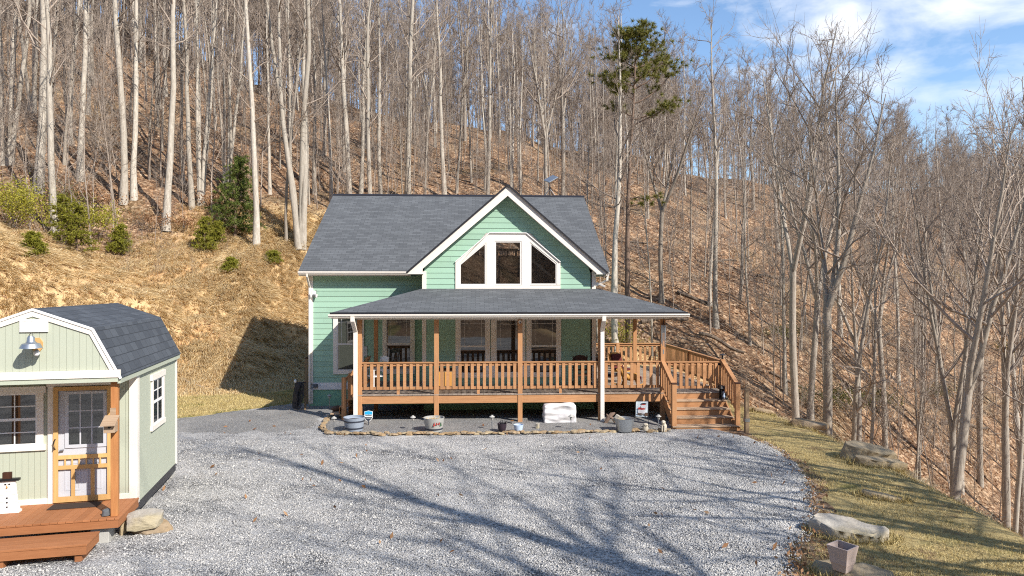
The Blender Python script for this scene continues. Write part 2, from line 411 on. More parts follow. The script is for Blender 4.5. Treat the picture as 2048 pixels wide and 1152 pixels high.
def _table():
    kt = (KP - 1024) / F
    A = np.array([np.interp(TG, kt, KZ[:, j]) for j in range(len(KD))]).T        # TG x KD
    B = np.array([np.interp(LG, np.log(KD), A[i]) for i in range(len(TG))])
    for ax in (0, 1):
        for _ in range(3):
            P = np.pad(B, [(4, 4) if k == ax else (0, 0) for k in (0, 1)], mode='edge')
            B = sum(np.take(P, range(i, i + B.shape[ax]), axis=ax) for i in range(9)) / 9
    return B
TB = _table()
PAD = np.array([(-19, -26), (8.6, -26), (8.7, 8), (9.0, 14), (9.2, 20), (8.9, 23), (8.0, 26), (7.4, 30), (6.8, 38), (-8.3, 39), (-8.8, 30.5), (-10.5, 28), (-14.5, 27.3), (-18, 24)])
def sdf(x, y, poly):
    n = len(poly); d = np.full(np.shape(x), 1e9); ins = np.zeros(np.shape(x), bool)
    for i in range(n):
        ax, ay = poly[i]; bx, by = poly[(i+1) % n]
        ex, ey = bx-ax, by-ay; wx, wy = x-ax, y-ay
        t = np.clip((wx*ex+wy*ey)/(ex*ex+ey*ey), 0, 1)
        d = np.minimum(d, np.hypot(wx-ex*t, wy-ey*t))
        c = ((ay <= y) & (by > y)) | ((by <= y) & (ay > y))
        xx = ax + (y-ay)/(by-ay if by != ay else 1e-9)*ex
        ins ^= c & (x < xx)
    return np.where(ins, -d, d)
def hgt(x, y):
    x = np.atleast_1d(np.asarray(x, float)); y = np.atleast_1d(np.asarray(y, float))
    d = np.clip(y, 12, 299.9); t = np.clip(x / d, -.969, 1.079)
    i = (t - TG[0]) / (TG[1]-TG[0]); j = (np.log(d) - LG[0]) / (LG[1]-LG[0])
    i0 = np.clip(i.astype(int), 0, 158); j0 = np.clip(j.astype(int), 0, 158); fi = i-i0; fj = j-j0
    z = (TB[i0, j0]*(1-fi)+TB[i0+1, j0]*fi)*(1-fj)+(TB[i0, j0+1]*(1-fi)+TB[i0+1, j0+1]*fi)*fj
    z = z + np.where(y > 299.9, (y-299.9)*.15, 0)
    s = sdf(x, y, PAD)
    w = np.where(x < 0, 7.5, 6.5); q = np.clip(s / w, 0, 1); q = q*q*(3-2*q)
    bk_ = np.clip(s/2, 0, 1)*np.clip((14-s)/5, 0, 1)*np.clip((-7-x)/2, 0, 1); z = z + bk_*(vnoise(x*.8, y*.28, 61)*1.0 + vnoise(x*1.9, y*.7, 62)*.45)
    far = np.clip((d-20)/60, 0, 1)
    nz = vnoise(x*.13, y*.13, 3)*1.6*(.5+far) + vnoise(x*.45, y*.45, 5)*.55 + vnoise(x*1.3, y*1.3, 8)*.18
    zh = -.06*(1-q) + (z + nz)*q
    b = np.clip((-26 - y)/200, 0, 1); return zh + np.where(y < -26, (b**1.15)*105 + vnoise(x*.05, y*.05, 41)*8*np.clip((-26-y)/30, 0, 1), 0)
def H(x, y): return float(hgt(x, y)[0])
def ray_ground(px, py, d0=8, d1=250):
    d = np.concatenate([np.arange(d0, 80, .1), np.arange(80, d1, .5)]); t = (px-1024)/F; s = (576-py)/F
    hz = hgt(t*d, d); rz = CAMH + s*d; k = np.nonzero(hz >= rz)[0]
    if len(k) == 0: return None
    k = k[0]; return (t*d[k], d[k], hz[k])
def at(px, py, d): return ((px-1024)/F*d, d, CAMH + (576-py)/F*d)

def axis(a0, a1, lo, hi, st, g):
    v = list(np.arange(lo, hi, st)); x = hi; s = st
    while x < a1: v.append(x); s *= g; x += s
    v.append(a1); x = lo; s = st; L = []
    while x > a0:
        s *= g; x -= s; L.append(x)
    return np.array(L[::-1] + v)
def build_terrain():
    xs = axis(-210, 330, -36, 36, .45, 1.07); ys = axis(-280, 340, 4, 62, .45, 1.05)
    X, Y = np.meshgrid(xs, ys); x = X.ravel(); y = Y.ravel(); z = hgt(x, y)
    s = sdf(x, y, PAD)
    bankL = np.where((x < -7.5), np.clip(1.5 - np.clip(s-1, 0, 50)/12., 0, 1), 0) * np.clip((-(x+6.5))/2, 0, 1)
    bankR = np.where(x > 6, np.clip(1.0 - np.abs(s-1.2)/4., 0, 1), 0)
    bank = np.maximum(bankL, bankR)
    turf = np.where((x < -7) & (s < .9), np.clip((.9 - s)/.9, 0, 1), 0)
    nx, ny = len(xs), len(ys); i = np.arange(nx-1)[None, :] + nx*np.arange(ny-1)[:, None]; i = i.ravel()
    o = np_obj('ground', np.stack([x, y, z], 1), np.stack([i, i+1, i+1+nx, i+nx], 1), None, M['ground'], attr={'bank': bank, 'turf': turf})
    tag(o, kind='structure')
build_terrain()

def poly_sheet(name, poly, z0, mat, res=.3, amp=.0, seed=1, follow=False, edge=.25, kind='structure', off=0.):
    P = np.array(poly); lo = P.min(0) - .6; hi = P.max(0) + .6
    xs = np.arange(lo[0], hi[0], res); ys = np.arange(lo[1], hi[1], res); X, Y = np.meshgrid(xs, ys); x = X.ravel(); y = Y.ravel()
    s = sdf(x, y, P) + vnoise(x*1.1, y*1.1, seed)*edge*2 + vnoise(x*4, y*4, seed+1)*edge*.7
    z = (hgt(x, y) + .06 if follow else 0) + z0 + amp*(vnoise(x*.5, y*.5, seed+2) + .4*vnoise(x*2., y*2., seed+3))
    z = np.where(s > -.12, z - np.clip((s+.12)*.35, 0, .09), z)
    nx, ny = len(xs), len(ys); i = (np.arange(nx-1)[None, :] + nx*np.arange(ny-1)[:, None]).ravel()
    q = np.stack([i, i+1, i+1+nx, i+nx], 1); keep = (s[q].min(1) < .03); q = q[keep]
    u, inv = np.unique(q.ravel(), return_inverse=True)
    o = np_obj(name, np.stack([x, y, z], 1)[u], inv.reshape(-1, 4), None, mat)
    return tag(o, kind=kind)
GRAVEL = [(4.0, 6), (4.2, 10.4), (4.75, 11.5), (5.7, 12.9), (6.65, 15.2), (7.25, 18.5), (7.05, 20.5), (6.3, 21.6), (6.5, 23.5), (4.5, 25), (-3, 25.2), (-3.4, 26.5), (-8.4, 26.2), (-9.6, 24.9), (-11.6, 23.0), (-13.4, 21.5), (-14, 8), (-14, -12), (4, -12)]
poly_sheet('gravel_driveway', GRAVEL, 0., M['gravel'], .2, .04, 4, edge=.14)
BED = [(-6.2, 24.3), (-6.1, 23.2), (-5.9, 21.5), (-5.5, 20.85), (-4.9, 20.72), (0, 20.7), (2.7, 20.95), (4.8, 21.2), (4.8, 24.9), (-3, 25.1), (-3.3, 26), (-5.8, 25.9)]
poly_sheet('gravel_bed', BED, .032, M['gravel_fine'], .2, .03, 9, edge=.03)
poly_sheet('gravel_path', [(-11.3, 22.9), (-8.6, 25.6), (-6.3, 25.6), (-6.2, 21.3), (-8, 20.4), (-10.5, 20.6)], .026, M['gravel_fine'], .2, .03, 19, edge=.3)
LAWN = [(4.2, 5), (4.4, 10.2), (5.0, 11.4), (5.95, 12.8), (6.9, 15.1), (7.5, 18.5), (7.2, 20.6), (6.9, 22.4), (7.3, 25), (7.5, 28), (8.4, 27), (9.3, 24), (9.6, 20), (9.5, 15), (9.2, 10), (9.2, 5)]
poly_sheet('lawn', LAWN, -.045, M['lawn'], .25, .03, 14, follow=True, edge=.2)
poly_sheet('lawn_strip', [(-14.5, 21.7), (-11.8, 23.2), (-9.9, 25.1), (-8.3, 26.5), (-8.3, 28.0), (-10, 28.8), (-14.6, 28)], -.05, M['lawn'], .25, .03, 24, follow=True, edge=.5)

# ---------------------------------------------------------------- blades, leaves
def blades(name, P, D, L, W, mat, droop, **kw):
    """P roots, D start directions, L lengths, W widths, droop a vector added at the tip"""
    n = len(P); side = np.cross(D, RNG.normal(size=(n, 3))); side /= np.linalg.norm(side, axis=1)[:, None] + 1e-9
    m = P + D*(L*.55)[:, None] + droop*(L*.18)[:, None]; t = P + D*(L*.8)[:, None] + droop*(L*.75)[:, None]
    w = side*(W*.5)[:, None]
    V = np.stack([P-w, P+w, m-w*.8, m+w*.8, t], 1).reshape(-1, 3); b = np.arange(n)*5
    q = np.stack([b, b+1, b+3, b+2], 1); tr = np.stack([b+2, b+3, b+4], 1)
    return np_obj(name, V, q, tr, mat, **kw)
def unit(a): return a / (np.linalg.norm(a, axis=1)[:, None] + 1e-9)

def bank_grass():
    n = 80000; x = RNG.uniform(-32, -7.6, n); y = RNG.uniform(14, 48, n); s = sdf(x, y, PAD)
    dens = np.clip(1.2 - np.abs(s - 6.5)/8., 0, 1) * (.35 + 1.3*(vnoise(x*.5, y*.5, 31)+.5))
    k = (s > .6) & (RNG.random(n) < dens*.48) & (x/y > -.92)
    x, y = x[k], y[k]; z = hgt(x, y); e = .4
    gx = (hgt(x+e, y)-z)/e; gy = (hgt(x, y+e)-z)/e
    down = unit(np.stack([-gx, -gy, np.full(len(x), -.15)], 1))
    m = 20; P = np.repeat(np.stack([x, y, z-.02], 1), m, 0) + RNG.normal(size=(len(x)*m, 3))*np.array([.07, .07, .01])
    dn = np.repeat(down, m, 0); L = np.repeat(RNG.uniform(.25, .6, len(x)), m)*RNG.uniform(.6, 1.1, len(x)*m)
    D = unit(dn*.35 + np.array([0, 0, .75]) + RNG.normal(size=P.shape)*.33)
    o = blades('dry_grass', P, D, L, np.full(len(P), .022), M['drygrass'], dn*.9 + np.array([0, 0, -.5]))
    tag(o, 'golden dry grass hanging down the cut bank behind the sage shed', 'dry grass', kind='stuff')
    # pale grass along the drop at the right of the lawn
    n = 4200; x = RNG.uniform(6.8, 15.5, n); y = RNG.uniform(7, 31, n); s = sdf(x, y, PAD)
    k = (np.abs(s-1.9) < RNG.uniform(.1, 1.6, n)) & (x/y < .95); x, y = x[k], y[k]; m = 20
    P = np.repeat(np.stack([x, y, hgt(x, y)-.02], 1), m, 0) + RNG.normal(size=(len(x)*m, 3))*np.array([.08, .08, .01])
    L = RNG.uniform(.12, .34, len(P)); D = unit(np.array([.25, 0, .9]) + RNG.normal(size=P.shape)*.35)
    o = blades('edge_grass', P, D, L, np.full(len(P), .012), M['palegrass'], np.array([.7, .0, -.35]) + RNG.normal(size=P.shape)*.3)
    tag(o, 'pale straw grass along the steep drop at the edge of the lawn', 'dry grass', kind='stuff')
    n = 150000; x = RNG.uniform(4, 10, n); y = 8 + 22*RNG.random(n)**1.5; s = sdf(x, y, np.array(LAWN)); k = (s < .1 + .25*RNG.normal(size=n)) & (vnoise(x*.9, y*.9, 51) + .5*vnoise(x*2.6, y*2.6, 52) < .24)
    x, y = x[k], y[k]; P = np.stack([x, y, hgt(x, y)], 1); L = RNG.uniform(.04, .10, len(P))
    D = unit(np.array([0, 0, .7]) + RNG.normal(size=P.shape)*.5)
    o = blades('grass', P, D, L, np.full(len(P), .008), M['lawnblade'], RNG.normal(size=P.shape)*.4)
    tag(o, 'short winter lawn grass beside the gravel drive', 'grass', kind='stuff')
    n = 30000; x = RNG.uniform(-14.5, -8, n); y = RNG.uniform(21, 29, n); s = sdf(x, y, np.array([(-14.5, 21.7), (-11.8, 23.2), (-9.9, 25.1), (-8.3, 26.5), (-8.3, 28.0), (-10, 28.8), (-14.6, 28)])); k = s < .1
    x, y = x[k], y[k]; P = np.stack([x, y, hgt(x, y)], 1); L = RNG.uniform(.05, .13, len(P))
    o = blades('grass_strip', P, unit(np.array([0, 0, .7]) + RNG.normal(size=P.shape)*.5), L, np.full(len(P), .011), M['lawnblade'], RNG.normal(size=P.shape)*.4)
    tag(o, 'rough green and straw grass at the foot of the bank', 'grass', kind='stuff')
bank_grass()

def leaf_cloud(P, size, up=.3):
    n = len(P); a = unit(RNG.normal(size=(n, 3)) + np.array([0, 0, up])); b = unit(np.cross(a, RNG.normal(size=(n, 3))))
    s = size*RNG.uniform(.6, 1.25, n); a = a*s[:, None]; b = b*(s*.42)[:, None]
    V = np.stack([P-a*.5, P+b*.5, P+a*.5, P-b*.5], 1).reshape(-1, 3); i = np.arange(n)*4
    return V, np.stack([i, i+1, i+2, i+3], 1)
def leaves_on_ground():
    n = 420; x = RNG.uniform(-9, 7, n); y = 9 + 15*RNG.random(n); s = sdf(x, y, np.array(GRAVEL)); k = (s < -.1) & (RNG.random(n) < np.where(s > -.8, 1, .22)); x, y = x[k], y[k]
    P = np.stack([x, y, np.full(len(x), .055)], 1); V, q = leaf_cloud(P, .14, .1)
    o = np_obj('fallen_leaves', V, q, None, M['oakleaf'], smooth=False); tag(o, 'scattered rust brown oak leaves on the gravel', 'fallen leaves', kind='stuff')
    n = 46000; px = RNG.uniform(-100, 2200, n); d = 26*np.exp(RNG.random(n)*1.2); x = (px-1024)/F*d; y = d
    s = sdf(x, y, PAD); k = (s > 3.5) | ((s > 1.5) & (x > 0)); x, y = x[k], y[k]
    P = np.stack([x, y, hgt(x, y)+.03], 1); V, q = leaf_cloud(P, .2, .6)
    o = np_obj('leaf_litter', V, q, None, M['oakleaf'], smooth=False); tag(o, 'rust brown leaf litter over the wooded hillside', 'leaf litter', kind='stuff')
    n = 260; t = RNG.random(n)**1.6; E = np.array([(4.3, 10.2), (4.85, 11.5), (5.8, 12.9), (6.75, 15.2), (7.3, 18.5)]); c = t*4; i = np.minimum(c.astype(int), 3); f = c-i
    p = E[i]*(1-f)[:, None]+E[i+1]*f[:, None] + RNG.normal(size=(n, 2))*.13
    P = np.stack([p[:, 0], p[:, 1], hgt(p[:, 0], p[:, 1])+.075+RNG.uniform(0, .06, n)], 1); V, q = leaf_cloud(P, .09, .3)
    o = np_obj('edge_leaves', V, q, None, M['oakleaf'], smooth=False); tag(o, 'line of brown leaves gathered where gravel meets lawn', 'fallen leaves', kind='stuff')
leaves_on_ground()
def loose_stones():
    n = 90000; x = RNG.uniform(-10, 7.5, n); y = 8.6 + 11*RNG.random(n)**1.7; s = sdf(x, y, np.array(GRAVEL)); k = (s < .12) & ~((x < -6.6+.25*(y-11.7)*-1) & (y > 10.8) & (y < 16.5)); x, y = x[k], y[k]; n = len(x)
    r = RNG.uniform(.009, .024, n)*(1+.6*(RNG.random(n) < .05)); z = .04*(vnoise(x*.5, y*.5, 6)+.4*vnoise(x*2., y*2., 7)) + r*.25
    O = np.array([(1, 0, 0), (0, 1, 0), (-1, 0, 0), (0, -1, 0), (0, 0, .7), (0, 0, -.7)]); J = O[None]*RNG.uniform(.6, 1.25, (n, 6, 1)) + RNG.normal(size=(n, 6, 3))*.18
    a = RNG.uniform(0, 6.28, n); c, sn_ = np.cos(a)[:, None], np.sin(a)[:, None]; X = J[..., 0]*c-J[..., 1]*sn_; Y = J[..., 0]*sn_+J[..., 1]*c
    V = np.stack([x[:, None]+X*r[:, None], y[:, None]+Y*r[:, None], z[:, None]+J[..., 2]*r[:, None]], 2).reshape(-1, 3)
    T = np.array([(0, 1, 4), (1, 2, 4), (2, 3, 4), (3, 0, 4), (1, 0, 5), (2, 1, 5), (3, 2, 5), (0, 3, 5)]); t = (T[None]+(np.arange(n)*6)[:, None, None]).reshape(-1, 3)
    o = np_obj('loose_gravel', V, None, t, M['stones'], smooth=False); tag(o, 'loose crushed stone lying over the gravel drive', 'gravel', kind='stuff')
M['stones'] = leafy('crushed_stone', [(0, (.24, .24, .24)), (.45, (.40, .39, .375)), (1, (.64, .62, .58))], .85, 0)
loose_stones()

# ---------------------------------------------------------------- trees
def poly_tubes(lines):
    """lines: list of (pts Nx3, radii N, sides) -> V, quads"""
    VV = []; QQ = []; base = 0
    groups = {}
    for p, r, k in lines: groups.setdefault((len(p), k), []).append((p, r))
    for (n, k), L in groups.items():
        P = np.array([a for a, _ in L]); R = np.array([b for _, b in L]); m = len(L)
        D = np.empty_like(P); D[:, 1:-1] = P[:, 2:]-P[:, :-2]; D[:, 0] = P[:, 1]-P[:, 0]; D[:, -1] = P[:, -1]-P[:, -2]
        D /= np.linalg.norm(D, axis=2)[..., None]+1e-9
        ref = np.where(np.abs(D[:, :1, 2:3]) < .8, np.array([0, 0, 1.]), np.array([1., 0, 0]))
        A = np.cross(D, np.broadcast_to(ref, D.shape)); A /= np.linalg.norm(A, axis=2)[..., None]+1e-9; B = np.cross(A, D)
        q = np.arange(k)*2*pi/k
        V = P[:, :, None, :] + R[:, :, None, None]*(A[:, :, None, :]*np.cos(q)[None, None, :, None] + B[:, :, None, :]*np.sin(q)[None, None, :, None])
        i = (np.arange(n-1)[:, None]*k + np.arange(k)[None, :]); j = (np.arange(n-1)[:, None]*k + (np.arange(k)[None, :]+1) % k)
        Q = np.stack([i, j, j+k, i+k], -1).reshape(-1, 4)
        Q = (Q[None] + (np.arange(m)*n*k)[:, None, None]).reshape(-1, 4) + base
        VV.append(V.reshape(-1, 3)); QQ.append(Q); base += m*n*k
    return np.concatenate(VV), np.concatenate(QQ)

def grow(rng, p, d, L, n, curve, jit):
    pts = [p]; d = d/np.linalg.norm(d); step = L/(n-1)
    for _ in range(n-1):
        d = d + curve*step + rng.normal(size=3)*jit; d /= np.linalg.norm(d); pts.append(pts[-1]+d*step)
    return np.array(pts)
def tree_lines(seed, Ht=20., r0=.2, first=.42, nb=20, bl=.2, ang=55, stems=1, wob=.035, gnarl=.16, n2=6, n3=5, forkh=.0, lean=0., dens=1., up=.10):
    rng = np.random.default_rng(seed); T = []; C = []
    mains = []
    def stem(p, d, L, r, n=12, r1=.12, jit=None):
        pts = grow(rng, p, d, L, n, np.array([0, 0, .02]), jit or wob); s = np.linspace(0, 1, n)
        rad = r*((1-s)**.8*(1-r1)+r1); return pts, rad
    if stems == 1 and forkh == 0:
        p, r = stem(np.zeros(3), np.array([lean, 0, 1.]), Ht, r0); r[0] *= 1.35; mains.append((p, r, first)); T.append((p, r, 9))
    elif forkh > 0:
        p, r = stem(np.zeros(3), np.array([lean, 0, 1.]), Ht*forkh, r0, 7, .82, wob*.5); r[0] *= 1.35; T.append((p, r, 9))
        for k in range(max(2, stems)):
            a = rng.uniform(0, 2*pi)+k*2*pi/max(2, stems); tl = rng.uniform(.22, .5)
            q, rr = stem(p[-1]-(p[-1]-p[-2])*.2, np.array([cos(a)*tl+lean, sin(a)*tl, 1]), Ht*(1-forkh)*rng.uniform(.82, 1.05), r0*rng.uniform(.55, .75), 10, .1, wob*1.3)
            mains.append((q, rr, .15)); T.append((q, rr, 7))
    else:
        for k in range(stems):
            a = rng.uniform(0, 2*pi); tl = rng.uniform(.03, .16)
            o = np.array([cos(a), sin(a), 0])*r0*rng.uniform(.6, 1.4)
            q, rr = stem(o, np.array([cos(a)*tl, sin(a)*tl, 1]), Ht*rng.uniform(.75, 1.02), r0*rng.uniform(.6, 1.)); rr[0] *= 1.3
            mains.append((q, rr, first)); T.append((q, rr, 8))
    nbm = max(6, int(nb/len(mains)))
    for P, R, f0 in mains:
        n = len(P)
        for b in range(nbm):
            s = f0 + (1-f0)*((b+rng.random())/nbm)**.9; s = min(s, .985)
            k = min(int(s*(n-1)), n-2); f = s*(n-1)-k; p = P[k]*(1-f)+P[k+1]*f; rp = R[k]*(1-f)+R[k+1]*f
            a = rng.uniform(0, 2*pi); el = radians(np.clip(rng.normal(90-ang, 13), 5, 75)+s*14)
            L = Ht*bl*rng.uniform(.55, 1.25)*(1.15-.62*s) 
            d = np.array([cos(a)*cos(el), sin(a)*cos(el), sin(el)])
            q = grow(rng, p, d, L, 7, np.array([0, 0, up]), gnarl); ra = min(rp*.6, .011*L+.012)
            C.append((q, np.linspace(ra, .009, 7), 5))
            for c in range(int(n2*dens)):
                s2 = .22+.75*rng.random(); k2 = min(int(s2*6), 5); p2 = q[k2]+(q[k2+1]-q[k2])*(s2*6-k2)
                d2 = (q[k2+1]-q[k2]); d2 = d2/np.linalg.norm(d2) + rng.normal(size=3)*.55 + np.array([0, 0, .18])
                L2 = L*rng.uniform(.25, .5); q2 = grow(rng, p2, d2, L2, 5, np.array([0, 0, up*1.6]), gnarl*1.1)
                C.append((q2, np.linspace(max(.010, ra*.4), .006, 5), 3))
                for e in range(int(n3*dens)):
                    s3 = .15+.8*rng.random(); k3 = min(int(s3*4), 3); p3 = q2[k3]+(q2[k3+1]-q2[k3])*(s3*4-k3)
                    d3 = (q2[k3+1]-q2[k3]); d3 = d3/np.linalg.norm(d3)+rng.normal(size=3)*.6+np.array([0, 0, .15])
                    C.append((grow(rng, p3, d3, max(.25, L2*rng.uniform(.3, .65)), 4, np.array([0, 0, .1]), gnarl), np.linspace(.008, .0045, 4), 3))
    return T, C
def mesh_of(name, lines, mat):
    V, Q = poly_tubes(lines); o = np_obj(name, V, Q, None, mat); me = o.data; bpy.data.objects.remove(o); return me
TMPL = {}
def template(key, tm, cm, **kw):
    T, C = tree_lines(**kw); TMPL[key] = (mesh_of('trunk', T, M[tm]), mesh_of('crown', C, M[cm]))
for i in range(4): template('poplar%d' % i, 'bark', 'twig', seed=20+i, first=.30+.05*(i % 3), nb=24, bl=.19, ang=48, r0=.21)
for i in range(3): template('thin%d' % i, 'bark2', 'twig', seed=40+i, first=.26, nb=20, bl=.16, ang=45, r0=.10, wob=.04, n2=7, n3=6)
for i in range(3): template('oak%d' % i, 'bark2', 'twig', seed=60+i, forkh=.36+.06*i, stems=3, nb=34, bl=.25, ang=52, r0=.24, wob=.04, gnarl=.15, n2=8, n3=6)
template('oakS', 'bark2', 'twig', seed=71, forkh=.44, stems=3, nb=36, bl=.25, ang=52, r0=.25, wob=.035, gnarl=.15, n2=8, n3=7)
for i in range(2): template('multi%d' % i, 'bark', 'twig', seed=80+i, stems=3+i, first=.38, nb=26, bl=.2, ang=45, r0=.19, wob=.045)
template('lean0', 'bark2', 'twig', seed=90, forkh=.42, stems=2, lean=.16, nb=30, bl=.25, ang=50, r0=.24, wob=.035, gnarl=.15, n2=7)
template('open0', 'bark2', 'twig', seed=97, forkh=.5, stems=2, nb=14, bl=.3, ang=50, r0=.26, wob=.03, n2=3, n3=2)
template('open1', 'bark2', 'twig', seed=98, first=.45, nb=11, bl=.25, ang=50, r0=.34, wob=.03, n2=3, n3=2)
template('fork0', 'bark', 'twig', seed=95, forkh=.40, stems=2, nb=26, bl=.26, ang=45, r0=.24, wob=.05, gnarl=.18)
ALLT = []
def plant(key, x, y, z, h, fat=1., rz=None, label=None, group=None, name='bare_tree'):
    tm, cm = TMPL[key]; s = h/20.
    t = thing(name, label, 'tree', (x, y, z-.12), random.uniform(0, 6.28) if rz is None else rz, group)
    t.scale = (s*fat, s*fat, s)
    for nm, me in (('trunk', tm), ('crown', cm)):
        o = link(bpy.data.objects.new(nm, me)); o.parent = t
    ALLT.append((x, y)); return t
# ---------------------------------------------------------------- house
class Frame:
    def __init__(s, ox, oy, a): s.o = (ox, oy); s.a = a
    def L(s, px, py, v):
        t = (px-1024)/F; q = (576-py)/F; ca, sa = cos(s.a), sin(s.a)
        d = (v + s.o[1]*ca - s.o[0]*sa)/(ca - t*sa)
        X = t*d - s.o[0]; Y = d - s.o[1]
        return (X*ca + Y*sa, CAMH + q*d)
    def u(s, px, v): return s.L(px, 576, v)[0]
    def W(s, u, v, z): return (s.o[0] + u*cos(s.a) - v*sin(s.a), s.o[1] + u*sin(s.a) + v*cos(s.a), z)
HA = radians(3.0); HF = Frame(0, 22.4, HA)
house = thing('house', 'mint green house with grey shingle roofs and a brown railed front porch', 'house', (0, 22.4, 0), HA)
VB, VR = 2.1, 3.3                                      # planes of the gabled front wall and of the recessed wall

def siding(p, e, n, courses, outer, holes=(), z0=0, z1=1, exp=.2, breaks=()):
    """lap boards: p base point 2D, e direction 2D, n outward normal 2D; outer(z)->(a,b); holes: list of fn(z)->(a,b)|None"""
    mb = MB(); zs = set([z0, z1]) | set(z for z in breaks if z0 < z < z1); z = z0
    while z < z1: zs.add(round(z, 5)); z += exp
    zs = sorted(zs); zs = [z for i, z in enumerate(zs) if i == 0 or z-zs[i-1] > 1e-4]
    def P(a, off, z): return (p[0]+e[0]*a+n[0]*off, p[1]+e[1]*a+n[1]*off, z)
    for za, zb in zip(zs[:-1], zs[1:]):
        ca = ((za-z0) % exp)/exp; ca = 0 if ca > .999 else ca; cb = ((zb-z0) % exp)/exp; cb = 1 if cb < 1e-3 else cb
        oa, ob = .022-.016*ca, .022-.016*cb
        A = outer(za+1e-4); B = outer(zb-1e-4); segs = [(A[0], A[1], B[0], B[1])]
        for h in holes:
            ha, hb = h(za+1e-4), h(zb-1e-4)
            if ha is None or hb is None: continue
            ns = []
            for a0, a1, b0, b1 in segs:
                if ha[1] <= a0 or ha[0] >= a1: ns.append((a0, a1, b0, b1)); continue
                ns += [(a0, ha[0], b0, hb[0]), (ha[1], a1, hb[1], b1)]
            segs = ns
        cut = []; j0 = (math.sin(za*37.7)*.5+.5)*3.66
        for a0, a1, b0, b1 in segs:
            js = [j for j in np.arange(-30+j0, 30, 3.66) if max(a0, b0)+.15 < j < min(a1, b1)-.15]; xa = [a0]+js+[a1]; xb = [b0]+js+[b1]
            for q in range(len(xa)-1): cut.append((xa[q]+(.002 if q else 0), xa[q+1], xb[q]+(.002 if q else 0), xb[q+1]))
        for a0, a1, b0, b1 in cut:
            if a1-a0 < 1e-3 and b1-b0 < 1e-3: continue
            mb.add([P(a0, oa, za), P(a1, oa, za), P(b1, ob, zb), P(b0, ob, zb), P(a0, 0, za), P(a1, 0, za)], [(0, 1, 2, 3), (4, 5, 1, 0)])
    return mb
def build_nofix(mb, name, mat, parent):
    me = bpy.data.meshes.new(name); me.from_pydata(mb.v, [], mb.f); me.materials.append(mat); o = link(bpy.data.objects.new(name, me)); o.parent = parent; return o

uGL, uGR = HF.u(846, VB), HF.u(1190, VB)               # gable wall
uHL, uHR = HF.u(619, VR), uGR                          # main body
uc = (uGL+uGR)/2
VRK = VB-.42                                           # rake plane
zA = HF.L(1016, 371, VRK)[1]; zE = HF.L(815, 543, VRK)[1]; uE0 = HF.u(815, VRK); uE1 = HF.u(1213, VRK); uA = (uE0+uE1)/2
gs = (zA-zE)/(uE1-uA)                                  # gable slope
vEv = VR-.42; zEv = HF.L(700, 541, vEv)[1]; uRL = HF.u(597, vEv); VRG = 9.0
zRG = HF.L(672, 389, VRG)[1]; uRR = HF.u(1167.5, VRG); ms = (zRG-zEv)/(VRG-vEv)
DZ = .94                                               # deck height
# trapezoid window polygon (glass hull) at the gable wall
def G(px, py, v=VB): a = HF.L(px, py, v); return a
wl, wr = G(911, 524), G(1120.5, 524); wtl, wtr = G(978.5, 466), G(1052.5, 466); wb = G(1000, 577.5)[1]
def hull(inset):
    def f(z):
        zb, zs_, zt = wb+inset, (wl[1]+wr[1])/2, wtl[1]-inset
        if z < zb or z > zt: return None
        a, b = wl[0]+inset, wr[0]-inset
        if z > zs_-inset*.4:
            k = (z-(zs_-inset*.4))/(wtl[1]-zs_)
            a = wl[0]+inset + (wtl[0]-wl[0])*k; b = wr[0]-inset - (wr[0]-wtr[0])*k
        return (a, b)
    return f
hf = hull(.07)
zs_ = (wl[1]+wr[1])/2
def gable_outer(z):
    top = zA-.34
    k = max(0., min(1., (top-z)/(top-(zE+.02)))); 
    lim = (uA-uGL)
    hw = min(lim, (top-z)/gs); hw = max(hw, 0.)
    return (uA-hw if uA-hw > uGL else uGL, min(uA+hw, uGR))
WIN3 = [(911, 992-1.5-11), ]
ws = siding((0, VB), (1, 0), (0, -1), None, gable_outer, [hf], z0=DZ+.0, z1=zA-.36, exp=.2, breaks=(wb+.071, zs_-.028, wtl[1]-.071))
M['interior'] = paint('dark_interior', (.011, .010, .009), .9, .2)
build_nofix(ws, 'gable_wall', M['siding'], house)
sh = siding((uGR, VB), (0, 1), (1, 0), None, lambda z: (0, 12.6), z0=DZ, z1=5.1); build_nofix(sh, 'side_wall', M['siding'], house)
sh = siding((uGL, VR), (0, -1), (-1, 0), None, lambda z: (0, VR-VB), z0=DZ, z1=5.2); build_nofix(sh, 'side_wall', M['siding'], house)
sh = siding((0, VR), (1, 0), (0, -1), None, lambda z: (uHL, uGL), z0=HF.L(640, 765, VR)[1], z1=5.05); build_nofix(sh, 'front_wall', M['siding'], house)
def leftwall(z): return (0, 11.6) if z < zEv else ((z-zEv)/ms, 11.6-(z-zEv)/ms)
sh = siding((uHL, VR+11.6), (0, -1), (-1, 0), None, leftwall, z0=.9, z1=zRG-.3); build_nofix(sh, 'end_wall', M['siding'], house)
def rightgable(z): return (max(0, (z-zEv)/ms), 11.6-max(0, (z-zEv)/ms))
sh = siding((uHR-.02, VR), (0, 1), (1, 0), None, rightgable, z0=5.1, z1=zRG-.3); build_nofix(sh, 'end_wall', M['siding'], house)
